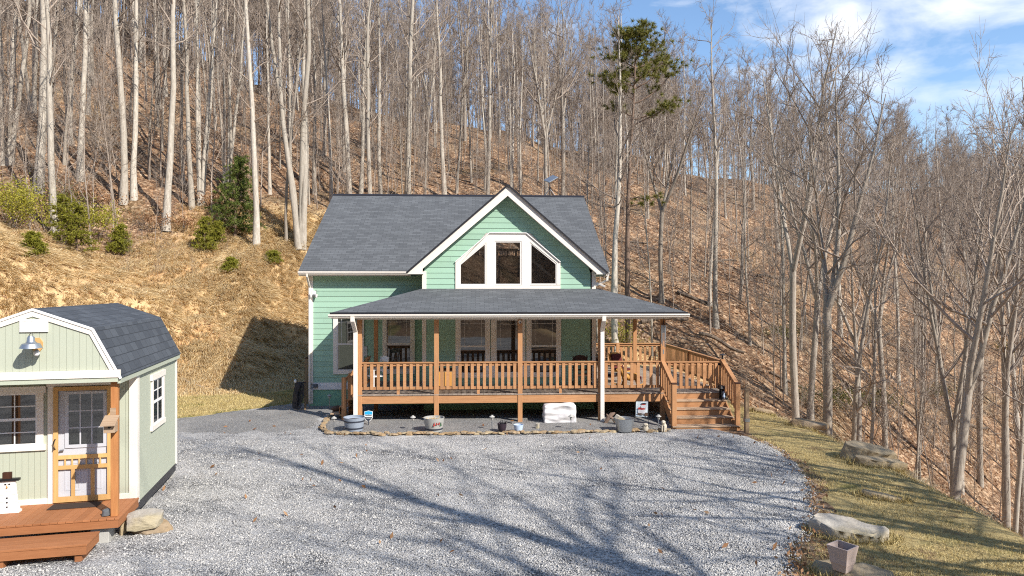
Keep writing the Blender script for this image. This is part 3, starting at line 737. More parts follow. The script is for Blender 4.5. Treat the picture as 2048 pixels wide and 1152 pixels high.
# rear wall with clerestory openings, seen through the gable windows
mb = MB(); vb = VR+11.6
ops = [(G(958, 500, vb)[0], G(968.5, 500, vb)[0]), (G(996, 500, vb)[0], G(1014, 500, vb)[0]), (G(1017, 500, vb)[0], G(1030, 500, vb)[0]), (G(1034, 500, vb)[0], G(1041, 500, vb)[0]), (G(1063, 500, vb)[0], G(1068, 500, vb)[0])]
z0o, z1o = G(1000, 511, vb)[1], G(1000, 497, vb)[1]
mb.box(uHL, uHR, vb, vb+.1, .3, z0o); mb.box(uA-3, uA+3, vb, vb+.1, z1o, zA-1.6); 
xs_ = [uHL]+[v for o in ops for v in o]+[uHR]
for a, b in zip(xs_[0::2], xs_[1::2]): mb.box(a, b, vb, vb+.1, z0o, z1o)
mb.build('rear_wall', M['interior'], house)
mb = MB()
for a, b in ops:
    for q in np.linspace(a, b, 3 if b-a < .25 else 5)[1:-1]: mb.box(q-.012, q+.012, vb-.02, vb+.05, z0o, z1o)
mb.box(ops[0][0], ops[-1][1], vb-.02, vb+.05, (z0o+z1o)/2-.012, (z0o+z1o)/2+.012)
mb.build('clerestory_muntins', M['cream'], house)
MB().box(uHL+.1, uHR-.1, VR+.05, vb-.1, 3.2, 3.3).build('upper_floor', M['darkwood'], house)
for a in (uGL+.06, uGR-.1): MB().box(a, a+.04, VB+.05, vb-.05, 3.3, zE-.1).build('interior_wall', M['interior'], house)
MB().prism([(uE0+.3, VB+.1, zE-.05), (uA, VB+.1, zA-.42), (uE1-.3, VB+.1, zE-.05), (uE1-.3, VB+.1, zE-.0), (uA, VB+.1, zA-.36), (uE0+.3, VB+.1, zE-.0)], (0, vb-VB-.2, 0)).build('interior_ceiling', M['interior'], house)
# foundations
mb = MB(); mb.box(uGL+.03, uGR-.03, VB+.01, VB+.4, -.35, DZ); mb.build('foundation', M['foundation'], house)
zb0, zb1 = HF.L(640, 779, VR)[1], HF.L(640, 765, VR)[1]
mb = MB(); mb.box(uHL+.01, uGL+.03, VR+.01, VR+11.5, -.3, zb0); mb.build('foundation', M['foundation'], house)
MB().box(uHL-.03, uGL, VR-.035, VR+.02, zb0, zb1).build('water_table', M['white'], house)
mb = MB(); mb.box(uGR-.4, uGR-.02, VB+.4, VR+11.5, -.35, DZ); mb.build('foundation', M['foundation'], house)
# corner boards
def corner(u, v, z0, z1, w=.14, sgn=1):
    mb = MB(); mb.box(u, u+sgn*w, v-.035, v+.0, z0, z1); mb.box(u-sgn*.03, u, v-.035, v+.13, z0, z1); mb.build('corner_board', M['cream'], house, bevel=.004)
corner(uHL, VR, .12, 5.0); corner(uGL, VB, DZ, zE+.02, .12); corner(uGR, VB, DZ, zE+.02, .12, -1)
# roofs
def slab(name, polys, t, mat, drop=True):
    mb = MB()
    for P in polys: mb.prism([Vector(p) - Vector((0, 0, t)) for p in P], (0, 0, t))
    o = mb.build(name, mat, house); slope_uv(o); return o
vV = vEv + (zA-zEv)/ms                                 # where the gable ridge runs into the main roof
T = .05
slab('main_roof', [[(uRL, vEv, zEv), (uE0, vEv, zEv), (uA, vV, zA), (uE1-.01, vEv, zEv), (uRR, vEv, zEv), (uRR, VRG, zRG), (uRL, VRG, zRG)]], T, M['shingle'])
vRE = 2*VRG-vEv
slab('main_roof', [[(uRL, VRG, zRG+.002), (uA-.3, VRG, zRG+.002), (uA-.3, 2*VRG-vV+.6, zA-.3), (uE0, vRE, zEv), (uRL, vRE, zEv)],
                   [(uRR, VRG, zRG+.002), (uA+.3, VRG, zRG+.002), (uA+.3, 2*VRG-vV+.6, zA-.3), (uE1, vRE, zEv), (uRR, vRE, zEv)]], T, M['shingle'])
slab('ridge_cap', [[(uRL-.01, VRG-.13, zRG-.13*ms+.03), (uRR+.01, VRG-.13, zRG-.13*ms+.03), (uRR+.01, VRG, zRG+.035), (uRL-.01, VRG, zRG+.035)]], .03, M['edge'])
vg0 = VRK-.05
slab('gable_roof', [[(uE0-.03, vg0, zE-.02), (uA, vg0, zA+.035), (uA, vV+.4, zA+.035), (uE0-.03, vEv+.05, zE-.02)]], T, M['shingle'])
slab('gable_roof', [[(uE1+.03, vg0, zE-.02), (uA, vg0, zA+.035), (uA, vV+.4, zA+.035), (uE1+.03, vEv+.05, zE-.02)]], T, M['shingle'])
mb = MB()
for s in (-1, 1):
    e = uE0-.035 if s < 0 else uE1+.035
    mb.beam((e, vg0-.012, zE-.045), (uA, vg0-.012, zA+.012), .022, .055, side=(0, 1, 0))
mb.build('roof_edge', M['edge'], house)
# rake boards
for s in (-1, 1):
    e = uE0 if s < 0 else uE1; i = uGL+.02 if s < 0 else uGR-.02
    zi = zE+abs(i-e)*gs
    P = [(e, VRK, zE-.09), (i, VRK, zE-.09), (i, VRK, zi-.36), (uA, VRK, zA-.36), (uA, VRK, zA-.015), (e, VRK, zE-.015)]
    if s > 0: P = P[::-1]
    MB().prism(P, (0, .035, 0)).build('rake_board', M['cream'], house)
    P = [(i, VRK+.035, zi-.33), (uA, VRK+.035, zA-.33), (uA, VB+.02, zA-.33), (i, VB+.02, zi-.33)]
    MB().prism(P, (0, 0, .03)).build('rake_soffit', M['cream'], house)
    MB().box(min(e, i), max(e, i), VRK+.035, VR-.3 if s < 0 else VR+11, zE-.09, zE-.07).build('eave_soffit', M['cream'], house)
# main eave: fascia, gutter, soffit
def gutter(name, a, b, w=.12, h=.11):
    mb = MB(); a = Vector(a); b = Vector(b); d = (b-a).normalized(); n = Vector((d.y, -d.x, 0))
    prof = [(0, 0), (0, -h), (w*.65, -h), (w*.8, -h*.55), (w, -h*.42), (w, 0), (w-.012, 0), (w-.012, -h*.35), (w*.7, -h*.5), (w*.6, -h+.012), (.012, -h+.012), (.012, 0)]
    mb.prism([a + n*x + Vector((0, 0, z)) for x, z in prof], b-a); return mb.build(name, M['cream'], house)
MB().box(uRL+.03, uE0+.0, vEv+.01, vEv+.04, zEv-.2, zEv-.045).build('fascia', M['cream'], house)
gutter('gutter', (uRL, vEv+.01, zEv-.035), (uE0-.02, vEv+.01, zEv-.035))
MB().box(uRL+.03, uE0, vEv+.04, VR, zEv-.2, zEv-.18).build('eave_soffit', M['cream'], house)
# left roof verge
mb = MB()
for a, b in (((uRL+.02, vEv, zEv-.13), (uRL+.02, VRG, zRG-.13)),): mb.beam(a, b, .03, .16)
mb.build('verge_board', M['cream'], house); mb = MB()
for a, b in (((uRL+.02, VRG, zRG-.13), (uRL+.02, vRE, zEv-.13)),): mb.beam(a, b, .03, .16)
mb.build('verge_board', M['cream'], house); mb = MB()
for a, b in (((uRR-.02, vEv, zEv-.13), (uRR-.02, VRG, zRG-.13)),): mb.beam(a, b, .03, .16)
mb.build('verge_board', M['cream'], house)
gutter('gutter', (uE1+.005, VRK+.05, zE-.045), (uE1+.005, VR+8, zE-.045), .1, .1)
def downspout(pts, w=.085, d=.06):
    mb = MB()
    for a, b in zip(pts[:-1], pts[1:]): 
        s = (Vector(b)-Vector(a)).normalized(); mb.beam(Vector(a)-s*.02, Vector(b)+s*.02, w, d, side=(1, 0, 0) if abs(s.x) < .5 else (0, 1, 0))
    return mb.build('downspout', M['cream'], house, bevel=.01)
downspout([(uHL+.02, vEv-.06, zEv-.14), (uHL+.02, vEv-.04, zEv-.22), (uHL+.03, VR-.09, zEv-.62), (uHL+.03, VR-.09, .25)], .07, .06)
zc = HF.L(1200, 575, VB)[1]
downspout([(uE1+.06, VRK+.15, zE-.14), (uE1+.05, VRK+.17, zE-.30), (uGR+.06, VB-.02, zE-.48), (uGR+.06, VB-.02, zc+.16), (uGR+.3, VB-.25, zc+.04)], .08, .07)
# porch roof (hipped)
v0 = -.5; zP = HF.L(1020, 626, v0)[1]+.02; uPL, uPR = HF.u(661, v0), HF.u(1374, v0); uT0, uT1 = HF.u(845, VB), HF.u(1197, VB); zT = HF.L(1020, 577, VB)[1]
VE = 4.5
sl = (zT-zP)/(uT0-uPL)
slab('porch_roof', [[(uPL, v0, zP), (uPR, v0, zP), (uT1, VB, zT), (uT0, VB, zT)]], T, M['shingle'])
slab('porch_roof', [[(uPL, VR-.005, zP), (uPL, v0, zP), (uT0, VB, zT), (uT0, VR-.005, zT)]], T, M['shingle'])
slab('porch_roof', [[(uPR, v0, zP), (uPR, VE, zP), (uT1, VE, zT), (uT1, VB, zT)]], T, M['shingle'])
mb = MB(); mb.box(uPL-.02, uPR+.02, v0-.02, v0+.0, zP-.055, zP+.012); mb.build('roof_edge', M['edge'], house)
gutter('gutter', (uPL-.05, v0+.0, zP-.05), (uPR+.06, v0+.0, zP-.05), .12, .1)
MB().box(uPL+.02, uPR-.02, v0, v0+.03, zP-.19, zP-.055).build('fascia', M['cream'], house)
MB().box(uPR-.05, uPR-.02, v0+.03, VE, zP-.19, zP-.055).build('fascia', M['cream'], house)
MB().box(uPL+.02, uPL+.05, v0+.03, VR-.02, zP-.19, zP-.055).build('fascia', M['cream'], house)
zS = zP-.19
zBm = HF.L(900, 638.5, 0)[1]
MB().box(uPL+.05, uPR-.05, v0+.03, VB-.03, zS, zS+.03).build('porch_ceiling', M['cream'], house)
MB().box(uPL+.05, uGL-.02, VB-.03, VR-.03, zS, zS+.03).build('porch_ceiling', M['cream'], house)
MB().box(uGR+.05, uPR-.05, VB-.03, VE, zS, zS+.03).build('porch_ceiling', M['cream'], house)
ux = [HF.u(p, 0) for p in (719.5, 873, 1040, 1201, 1325)]
mb = MB(); mb.box(ux[0]-.09, ux[-1]+.12, -.075, .075, zBm, zS-.002); mb.box(ux[-1]-.06, ux[-1]+.09, .075, 4.1, zBm, zS-.002); mb.box(ux[0]-.07, ux[0]+.07, .075, VR-.04, zBm, zS-.002)
mb.build('porch_beam', M['cream'], house)
# deck
uDL, uDR = HF.u(714, 0)-.02, 7.05
zR0 = HF.L(1000, 805, 0)[1]
mb = MB(); mb.box(uDL, ux[-1]+.08, -.05, -.01, zR0, DZ-.032); mb.box(ux[-1]+.08, uDR, -.05, -.01, zR0+.05, DZ-.032); mb.box(uDR, uDR+.04, -.05, 7.3, zR0, DZ-.032); mb.box(uDL-.04, uDL, -.05, VR-.05, zR0, DZ-.032)
mb.build('rim_joist', M['deck'], house, bevel=.004)
mb = MB(); x = uDL-.05
while x < uDR+.05:
    e = VR-.04 if x < uGL-.02 else (VB-.03 if x < uGR+.02 else 7.3)
    mb.box(x, min(x+.138, uDR+.06), -.075, e, DZ-.03, DZ+RNG.uniform(-.001, .001)); x += .144
mb.build('deck_boards', M['decktop'], house)
mb = MB()
for x in np.arange(uDL+.4, 7, .6): mb.box(x-.02, x+.02, 0, VB-.1 if x < uGR+.1 else 7.2, zR0+.03, DZ-.032)
mb.build('joists', M['deckv'], house)
for i, x in enumerate(ux):
    mb = MB(); mb.box(x-.075, x+.075, -.07, .07, -.15, zBm); mb.build('porch_post', M['deckv'], house, bevel=.006)
for x, v, zt in ((ux[0]+.22, 2.1, zBm), (ux[-1], 4.0, zBm), (uDR-.02, 7.2, 2.0), (uDR-.02, 3.6, 2.0), (5.0, 7.2, 2.0), (3.2, 7.2, 2.0)):
    MB().box(x-.07, x+.07, v-.07, v+.07, -1.5 if x > 4 else -.15, zt+.0).build('porch_post', M['deckv'], house, bevel=.006)
# railings
def railing(p0, p1, z0=(DZ, DZ), ztop=1.03, zbot=.2, spacing=.205, name='railing', tilt=0):
    mb = MB(); a = Vector((*p0, z0[0])); b = Vector((*p1, z0[1])); d = (b-a); Lh = math.hypot(d.x, d.y)
    up = Vector((0, 0, 1)); h = Vector((d.x, d.y, 0)).normalized(); sd = Vector((h.y, -h.x, 0))
    mb.beam(a+up*ztop, b+up*ztop, .13, .035); mb.beam(a+up*(ztop-.065), b+up*(ztop-.065), .04, .09)
    mb.beam(a+up*zbot, b+up*zbot, .04, .085)
    n = max(2, int(round(Lh/spacing)))
    for i in range(n):
        q = a + d*((i+.5)/n) - sd*-.034
        mb.beam(q+up*(zbot-.04), q+up*(ztop-.03), .022 if False else .1, .026, side=h)
    if Lh > 2: mb.beam(a+d*.5+up*.0, a+d*.5+up*zbot, .09, .04, side=h)
    return mb.build(name, M['deck'], house)
for a, b in zip(ux[:-1], ux[1:]): railing((a+.075, 0), (b-.075, 0))
railing((uDR-.02, .07), (uDR-.02, 3.53), spacing=.17); railing((uDR-.02, 3.67), (uDR-.02, 7.13), spacing=.17)
railing((uDR-.09, 7.2), (5.07, 7.2)); railing((4.93, 7.2), (3.27, 7.2))
railing((ux[0], 2.03), (ux[0], 1.4))
MB().box(uDR-.09, uDR+.05, -.07, .07, -.4, 2.02).build('porch_post', M['deckv'], house, bevel=.006)
gate = railing((ux[-1]+.12, .02), (uDR-.14, .02), zbot=.16, ztop=1.0, name='gate')
for x in (ux[-1]+.1, uDR-.13):
    for z in (DZ+.92, DZ+.14): MB().box(x-.06, x+.06, -.03, .0, z-.04, z+.04).build('hinge', M['black'], gate)
# front stairs
stairs = thing('stairs', None, None, (0, 0, 0)); stairs.parent = house
NR = 5; zG = -.12; rh = (DZ-zG)/NR; run = .335
for k in range(1, NR):
    z = DZ-rh*k; vF = -.06-run*k
    MB().box(ux[-1]+.03 - (.1 if k == NR-1 else 0), uDR-.03+(.1 if k == NR-1 else 0), vF-.03, vF+run+.01, z-.04, z).build('tread', M['tread'], stairs, bevel=.006)
for k in range(NR):
    z = DZ-rh*k; vF = -.06-run*k
    MB().box(ux[-1]+.06, uDR-.06, vF-.001, vF+.025, z-rh, z-.042).build('riser', M['deck'], stairs)
for x in (ux[-1]+.05, uDR-.05):
    P = [(x-.02, -.05, DZ-.05), (x-.02, -.05, DZ-.45), (x-.02, -.06-run*(NR-2), zG), (x-.02, -.06-run*(NR-1)-.0, zG), (x-.02, -.06-run*(NR-1), zG+rh-.05)]
    MB().prism(P, (.04, 0, 0)).build('stringer', M['deck'], stairs)
vN = -.06-run*(NR-1)+.1
for x in (ux[-1]+.0, uDR-.02):
    zt = HF.L(1343, 768, vN)[1]
    mb = MB(); mb.box(x-.07, x+.07, vN-.07, vN+.07, zG-.1, zt); mb.build('newel_post', M['deckv'], stairs, bevel=.006)
    MB().box(x-.085, x+.085, vN-.085, vN+.085, zt, zt+.035).build('post_cap', M['darkwood'], stairs, bevel=.008)
    o = railing((x, -.07), (x, vN+.07), (DZ+.0, DZ-(DZ-zt)-1.03+.02), 1.03, .2, .19, 'stair_railing'); o.parent = stairs
# side steps at the left end of the porch
st = thing('side_stairs', None, None); st.parent = house
for k in range(3):
    z = DZ-.235*(k+1); MB().box(uDL-.06-.3*(k+1), uDL-.04-.3*k, .6, 1.7, z-.04, z).build('tread', M['tread'], st)
    MB().box(uDL-.08-.3*k, uDL-.06-.3*k, .62, 1.68, z, z+.2).build('riser', M['deck'], st)
for v in (.55, 1.75):
    x = uDL-.5; MB().box(x-.07, x+.07, v-.07, v+.07, -.1, 1.43).build('newel_post', M['deckv'], st, bevel=.006)
    o = railing((x+.07, v), (uDL+.0, v), (.42, .85), 1.0, .2, .2, 'stair_railing'); o.parent = st
# windows
def window(u0, u1, z0, z1, v, trim=.12, bars='dh', sashc='vinyl', muntin=True, parent=house, hdr=0, mtrim='cream', clear=False):
    """outer trim rectangle u0..u1, z0..z1 on plane v"""
    w = thing('window', None, None); w.parent = parent
    y = v-.065
    mb = MB(); mb.ring([(u0, y, z0), (u1, y, z0), (u1, y, z1), (u0, y, z1)], [(u0+trim, y, z0+trim), (u1-trim, y, z0+trim), (u1-trim, y, z1-trim), (u0+trim, y, z1-trim)], (0, .08, 0))
    mb.build('frame', M[mtrim], w, bevel=.004)
    a, b, c, d = u0+trim, u1-trim, z0+trim, z1-trim; s = .035
    mb = MB(); y2 = v-.058
    mb.ring([(a, y2, c), (b, y2, c), (b, y2, d), (a, y2, d)], [(a+s, y2, c+s), (b-s, y2, c+s), (b-s, y2, d-s), (a+s, y2, d-s)], (0, .06, 0))
    if bars == 'dh': mb.box(a+s, b-s, y2-.008, y2+.03, (c+d)/2-.028, (c+d)/2+.028)
    mb.build('sash', M[sashc], w)
    MB().box(a+s-.005, b-s+.005, v-.038, v-.03, c+s-.005, d-s+.005).build('pane', M['glass_clear' if clear else 'glass'], w)
    if muntin:
        mb = MB(); k = .13
        for q in (a+s+k, b-s-k): mb.box(q-.005, q+.005, v-.042, v-.034, (c+d)/2, d-s)
        mb.box(a+s, b-s, v-.043, v-.035, d-s-k-.006, d-s-k+.006)
        mb.build('muntin', M[sashc], w)
    return w
z0 = HF.L(700, 748, VR)[1]; z1 = zS+.03
window(HF.u(667, VR), HF.u(728.5, VR), z0, z1-.02, VR, .14); window(HF.u(765.5, VR), HF.u(830, VR), z0, z1-.02, VR, .14)
z0 = HF.L(950, 755, VB)[1]; tw = .115
for a, b, k in ((911, 980.5, 'dh'), (982, 1050.5, 'fx'), (1052.5, 1122, 'dh')):
    window(HF.u(a, VB), HF.u(b, VB), z0, z1-.02, VB, .165 if k == 'fx' else .15, bars=k)
# gable windows
gw = thing('gable_window', None, None); gw.parent = house
out = [(wl[0], wb), (wr[0], wb), (wr[0], zs_), (wtr[0], wtl[1]), (wtl[0], wtl[1]), (wl[0], zs_)]
y = VB-.055
mb = MB()
panes = [[(921.7, 529.6), (969.6, 489.3), (969.6, 567.8), (921.7, 567.8)], [(992, 485), (1040, 485), (1040, 567.5), (992, 567.5)], [(1062.6, 489), (1111, 528.3), (1111, 567), (1062.6, 567)]]
PN = [[HF.L(a, b, VB) for a, b in p] for p in panes]
p1, p2, p3 = PN; zt = wtl[1]; ov = .05
def quadp(*pts): mb.prism([(a, y, b) for a, b in pts], (0, .07, 0))
quadp((wl[0], wb), (wr[0], wb), (wr[0], p1[3][1]-ov), (wl[0], p1[3][1]-ov))                       # sill
quadp((wl[0], p1[3][1]-ov), (p1[3][0]-ov, p1[3][1]-ov), (p1[0][0]-ov, p1[0][1]+ov*.6), (wl[0], zs_))
quadp((p3[1][0]+ov, p3[2][1]-ov), (wr[0], p3[2][1]-ov), (wr[0], zs_), (p3[1][0]+ov, p3[1][1]+ov*.6))
quadp((p1[2][0]+ov, p1[3][1]-ov), (p2[0][0]-ov, p1[3][1]-ov), (p2[0][0]-ov, zt), (p1[2][0]+ov, zt))
quadp((p2[1][0]+ov, p1[3][1]-ov), (p3[0][0]-ov, p1[3][1]-ov), (p3[0][0]-ov, zt), (p2[1][0]+ov, zt))
quadp((p2[0][0]-ov, p2[0][1]+ov), (p2[1][0]+ov, p2[0][1]+ov), (p2[1][0]+ov, zt), (p2[0][0]-ov, zt))
quadp((wl[0], zs_), (p1[0][0]-ov, p1[0][1]+ov*.6), (p1[1][0]+ov, p1[1][1]+ov*1.6), (p1[1][0]+ov, zt), (wtl[0], zt))
quadp((wr[0], zs_), (wtr[0], zt), (p3[0][0]-ov, zt), (p3[0][0]-ov, p3[0][1]+ov*1.6), (p3[1][0]+ov, p3[1][1]+ov*.6))
mb.build('frame', M['cream'], gw)
mb = MB(); w_ = .03
hf2 = [(wl[0], zs_), (wtl[0], zt), (wtr[0], zt), (wr[0], zs_)]
for a, b in zip(hf2[:-1], hf2[1:]): mb.beam((a[0], VB-.075, a[1]), (b[0], VB-.075, b[1]), .05, .03, side=(0, 1, 0))
mb.build('drip_cap', M['white'], gw)
for P in PN:
    c = (sum(a for a, _ in P)/4, sum(b for _, b in P)/4)
    O = [(a+(.05 if a > c[0] else -.05), VB-.04, b+((.05 if b > c[1] else -.05) if P is p2 or b < c[1]+.1 else .075)) for a, b in P]
    I = [(a, VB-.04, b) for a, b in P]
    MB().ring(O, I, (0, .03, 0)).build('sash', M['vinyl'], gw)
    MB().prism([(a, VB-.02, b) for a, b in P], (0, .008, 0)).build('pane', M['glass_clear'], gw)
# porch downspouts in front of the posts
zg = HF.L(710, 836, -.12)[1]
for px, bend in ((710, 0), (1203, 0)):
    u_ = HF.u(px, -.12); downspout([(u_, v0-.06, zP-.13), (u_, v0-.05, zP-.26), (u_+.02, -.14, zP-.62), (u_+.02, -.14, .02 if px < 800 else -.02)], .13, .09)
# small fittings on the house
fl = thing('floodlight', None, None); fl.parent = house
u_, z_ = HF.L(628, 588, VR); mb = MB(); mb.box(u_-.05, u_+.09, VR-.06, VR-.03, z_-.1, z_+.12); mb.build('mount', M['white'], fl)
for s in (-1, 1):
    MB().lathe([(.02, 0), (.035, .02), (.05, .09), (.065, .13), (.0, .12)], 12).build('lamp', M['white'], fl, smooth=True).location = (u_+.02+s*.1, VR-.16, z_-.14)
MB().box(u_-.02, u_+.1, VR-.13, VR-.06, z_-.06, z_-.01).build('bracket', M['metal'], fl)
MB().box(u_+.08, u_+.095, VR-.05, VR-.035, z_-.02, z_+.16).build('conduit', M['bronze'], fl)
u_, z_ = HF.L(632, 771, VR); MB().box(u_-.08, u_+.08, VR-.12, VR-.036, z_-.07, z_+.07).build('outlet_box', M['slate'], house, bevel=.015)
u_, z_ = HF.L(1040, 641, -.1); mb = MB(); mb.ball((u_, -.14, z_-.04), .055, 12); mb.tube([(u_, -.12, z_-.04), (u_, -.22, z_-.06)], .035, 10); mb.build('security_camera', M['white'], house, smooth=True)
MB().ball((u_, -.225, z_-.06), .026, 8).build('camera_lens', M['black'], house, smooth=True)
MB().box(HF.u(731, 1.9)-.05, HF.u(731, 1.9)+.06, 1.84, 2.02, 2.0, 2.35).build('meter_box', M['metal'], house)
# ---------------------------------------------------------------- shed
SA = radians(13.8); SF = Frame(-6.82, 11.75, SA)
shed = thing('garden_shed', 'sage green barn roofed shed with an orange stained porch deck', 'shed', (-6.82, 11.75, 0), SA)
SD = 4.3; VW = 1.15; uL = -2.47; zF = .45; zEa = 2.86
prof = [(.10, zEa), (-.3375, 3.72), (-1.238, 4.06), (-2.14, 3.72), (-2.576, zEa)]
def inset(p, t):                                        # profile moved towards the inside
    c = (-1.238, 2.2); return [(a+(c[0]-a)*t, b+(c[1]-b)*t) for a, b in p]
# roof planes
mb = MB(); pi_ = inset(prof, .035)
for (a, b), (c, d), (e, f), (g, h) in zip(prof[:-1], prof[1:], pi_[:-1], pi_[1:]):
    vs = [(a, -.03, b), (c, -.03, d), (c, SD+.06, d), (a, SD+.06, b), (e, -.03, f), (g, -.03, h), (g, SD+.06, h), (e, SD+.06, f)]
    mb.add(vs, [(0, 1, 2, 3), (4, 7, 6, 5), (0, 4, 5, 1), (2, 6, 7, 3), (0, 3, 7, 4), (1, 5, 6, 2)])
o = mb.build('roof', M['shingle_shed'], shed); slope_uv(o)
for sgn, ps in ((1, prof[:3]), (-1, prof[2:])):
    O = [(a, -.035, b-.01) for a, b in inset(prof, .012)]; 
pin = [(-.015, zEa), (-.39, 3.61), (-1.238, 3.925), (-2.086, 3.61), (-2.461, zEa)]; po = inset(prof, .004)
for i in range(4):
    P = [(po[i][0], -.05, po[i][1]), (po[i+1][0], -.05, po[i+1][1]), (pin[i+1][0], -.05, pin[i+1][1]), (pin[i][0], -.05, pin[i][1])]
    MB().prism(P, (0, .03, 0)).build('rake_board', M['cream'], shed)
mb = MB()
for i in range(4): mb.beam((po[i][0], -.056, po[i][1]-.012), (po[i+1][0], -.056, po[i+1][1]-.012), .02, .04, side=(0, 1, 0))
mb.build('drip_edge', M['white'], shed)
# grooved panels
def panel(name, poly, normal, e, mat, pitch=.1):
    """vertical grooved panel: strips of poly cut along e, simple clip of convex polygon by vertical strips"""
    mb = MB(); lo = min(a for a, _ in poly); hi = max(a for a, _ in poly); x = lo
    def clip(P, k, v, s):
        R = []
        for (a, b), (c, d) in zip(P, P[1:]+P[:1]):
            ia, ic = s*(a-v) >= 0, s*(c-v) >= 0
            if ia: R.append((a, b))
            if ia != ic: t = (v-a)/(c-a); R.append((v, b+(d-b)*t))
        return R
    while x < hi:
        P = clip(clip(poly, 0, x+.002, 1), 0, min(x+pitch-.002, hi), -1); 
        if len(P) > 2: mb.prism([e(a, b) for a, b in P], normal)
        x += pitch
    return mb.build(name, mat, shed)
NB = (0, .012, 0)
ginner = [(-.03, zEa+.1), (-.38, 3.625), (-1.238, 3.94), (-2.095, 3.625), (-2.445, zEa+.1)]
MB().box(uL+.02, -.02, -.0, .03, 2.8, 4.0 if False else 3.05).build('header_backing', M['shed'], shed)
P = [(x, -.02, z) for x, z in ginner]; MB().prism(P, (0, .03, 0)).build('gable_backing', M['shed'], shed)
panel('gable_wall', ginner, (0, -.006, 0), lambda a, b: (a, -.021, b), M['shed'])
MB().box(uL-.1, .09, -.065, -.036, 2.87, 3.0).build('gable_trim', M['cream'], shed)
MB().box(uL-.03, .05, -.045, .05, 2.79, 2.868).build('porch_header', M['shed'], shed)
def swall(name, poly, e, nrm): return panel(name, poly, nrm, e, M['shed'])
MB().box(uL+.03, -.03, VW+.002, VW+.06, zF-.1, 2.9).build('front_backing', M['shed'], shed)
swall('front_wall', [(uL, zF-.08), (0, zF-.08), (0, 2.86), (uL, 2.86)], lambda a, b: (a, VW, b), (0, -.014, 0))
MB().box(-.06, -.002, VW+.06, SD, zF-.25, 2.8).build('side_backing', M['shed'], shed)
MB().box(uL+.002, uL+.06, VW+.06, SD, zF-.25, 2.8).build('side_backing', M['shed'], shed)
swall('side_wall', [(VW, zF-.12), (SD, zF-.12), (SD, 2.83), (VW, 2.83)], lambda a, b: (0, a, b), (.014, 0, 0))
swall('side_wall', [(VW, zF-.12), (SD, zF-.12), (SD, 2.83), (VW, 2.83)], lambda a, b: (uL, a, b), (-.014, 0, 0))
MB().prism([(uL, SD-.05, zF-.2), (0, SD-.05, zF-.2), (0, SD-.05, 2.8)]+[(a, SD-.05, b) for a, b in inset(prof, .05)][1:4]+[(uL, SD-.05, 2.8)], (0, .05, 0)).build('rear_wall', M['shed'], shed)
MB().box(uL+.05, .005, VW, SD-.02, zF-.3, zF-.13).build('skid', M['darkmetal'], shed)
MB().box(-.1, -.03, VW-.06, SD-.1, 2.78, 2.84).build('eave_soffit', M['shed'], shed)
MB().box(uL, 0, 0, VW, 2.8, 2.83).build('porch_ceiling', M['shed'], shed)
MB().box(.03, .08, -.02, SD+.04, zEa-.1, zEa-.015).build('fascia', M['shed'], shed)
def board(x0, x1, y0, y1, z0, z1, name='trim', m='cream'): return MB().box(x0, x1, y0, y1, z0, z1).build(name, M[m], shed, bevel=.004)
for a, b in ((uL-.03, uL+.1), (-.1, .032)): board(a, b, VW-.042, VW-.014, zF, 2.84, 'corner_board')
board(.014, .034, VW-.014, VW+.13, zF-.12, 2.80, 'corner_board'); board(.014, .034, SD-.1, SD, zF-.12, 2.82, 'corner_board')
# front wall fittings
def S(px, py, v=VW): return SF.L(px, py, v)
d0, d1 = S(110, 900)[0], S(226, 900)[0]; zt = S(160, 771)[1]; zb = zF+.02
board(S(97, 800)[0], d0-.002, VW-.04, VW-.014, zF, zt+.0, 'door_casing'); 
board(d1+.002, d1+.07, VW-.04, VW-.014, zF, zt, 'door_casing'); board(S(95, 800)[0], d1+.12, VW-.048, VW-.014, zt+.002, zt+.12, 'door_casing')
board(uL+.1, S(97, 800)[0]-.002, VW-.036, VW-.014, zF, zF+.1, 'base_trim'); board(d1+.075, -.1, VW-.036, VW-.014, zF, zF+.1, 'base_trim')
door = thing('door', None, None); door.parent = shed
MB().box(d0+.05, d1-.05, VW-.03, VW-.0145, zb, zt-.04).build('door_leaf', M['greydoor'], door)
x0, x1, y0, y1 = S(139.5, 800)[0], S(208.5, 800)[0], S(170, 887)[1], S(170, 787)[1]
mb = MB(); mb.ring([(x0-.06, VW-.05, y0-.06), (x1+.06, VW-.05, y0-.06), (x1+.06, VW-.05, y1+.05), (x0-.06, VW-.05, y1+.05)], [(x0, VW-.05, y0), (x1, VW-.05, y0), (x1, VW-.05, y1), (x0, VW-.05, y1)], (0, .02, 0))
for k in (1, 2):
    q = x0+(x1-x0)*k/3; mb.box(q-.011, q+.011, VW-.048, VW-.036, y0, y1); q = y0+(y1-y0)*k/3; mb.box(x0, x1, VW-.049, VW-.037, q-.011, q+.011)
mb.build('lite_frame', M['greydoor'], door); MB().box(x0-.002, x1+.002, VW-.038, VW-.031, y0-.002, y1+.002).build('pane', M['glass'], door)
for a, b in ((d0+.17, (d0+d1)/2-.05), ((d0+d1)/2+.05, d1-.17)):
    MB().ring([(a, VW-.036, zb+.2), (b, VW-.036, zb+.2), (b, VW-.036, zb+.72), (a, VW-.036, zb+.72)], [(a+.03, VW-.036, zb+.23), (b-.03, VW-.036, zb+.23), (b-.03, VW-.036, zb+.69), (a+.03, VW-.036, zb+.69)], (0, .008, 0)).build('door_panel', M['greydoor'], door)
MB().tube([(d0+.11, VW-.03, 1.42), (d0+.11, VW-.075, 1.42), (d0+.17, VW-.075, 1.43)], .014, 8).build('handle', M['metal'], door)
sd = thing('screen_door', None, None); sd.parent = shed
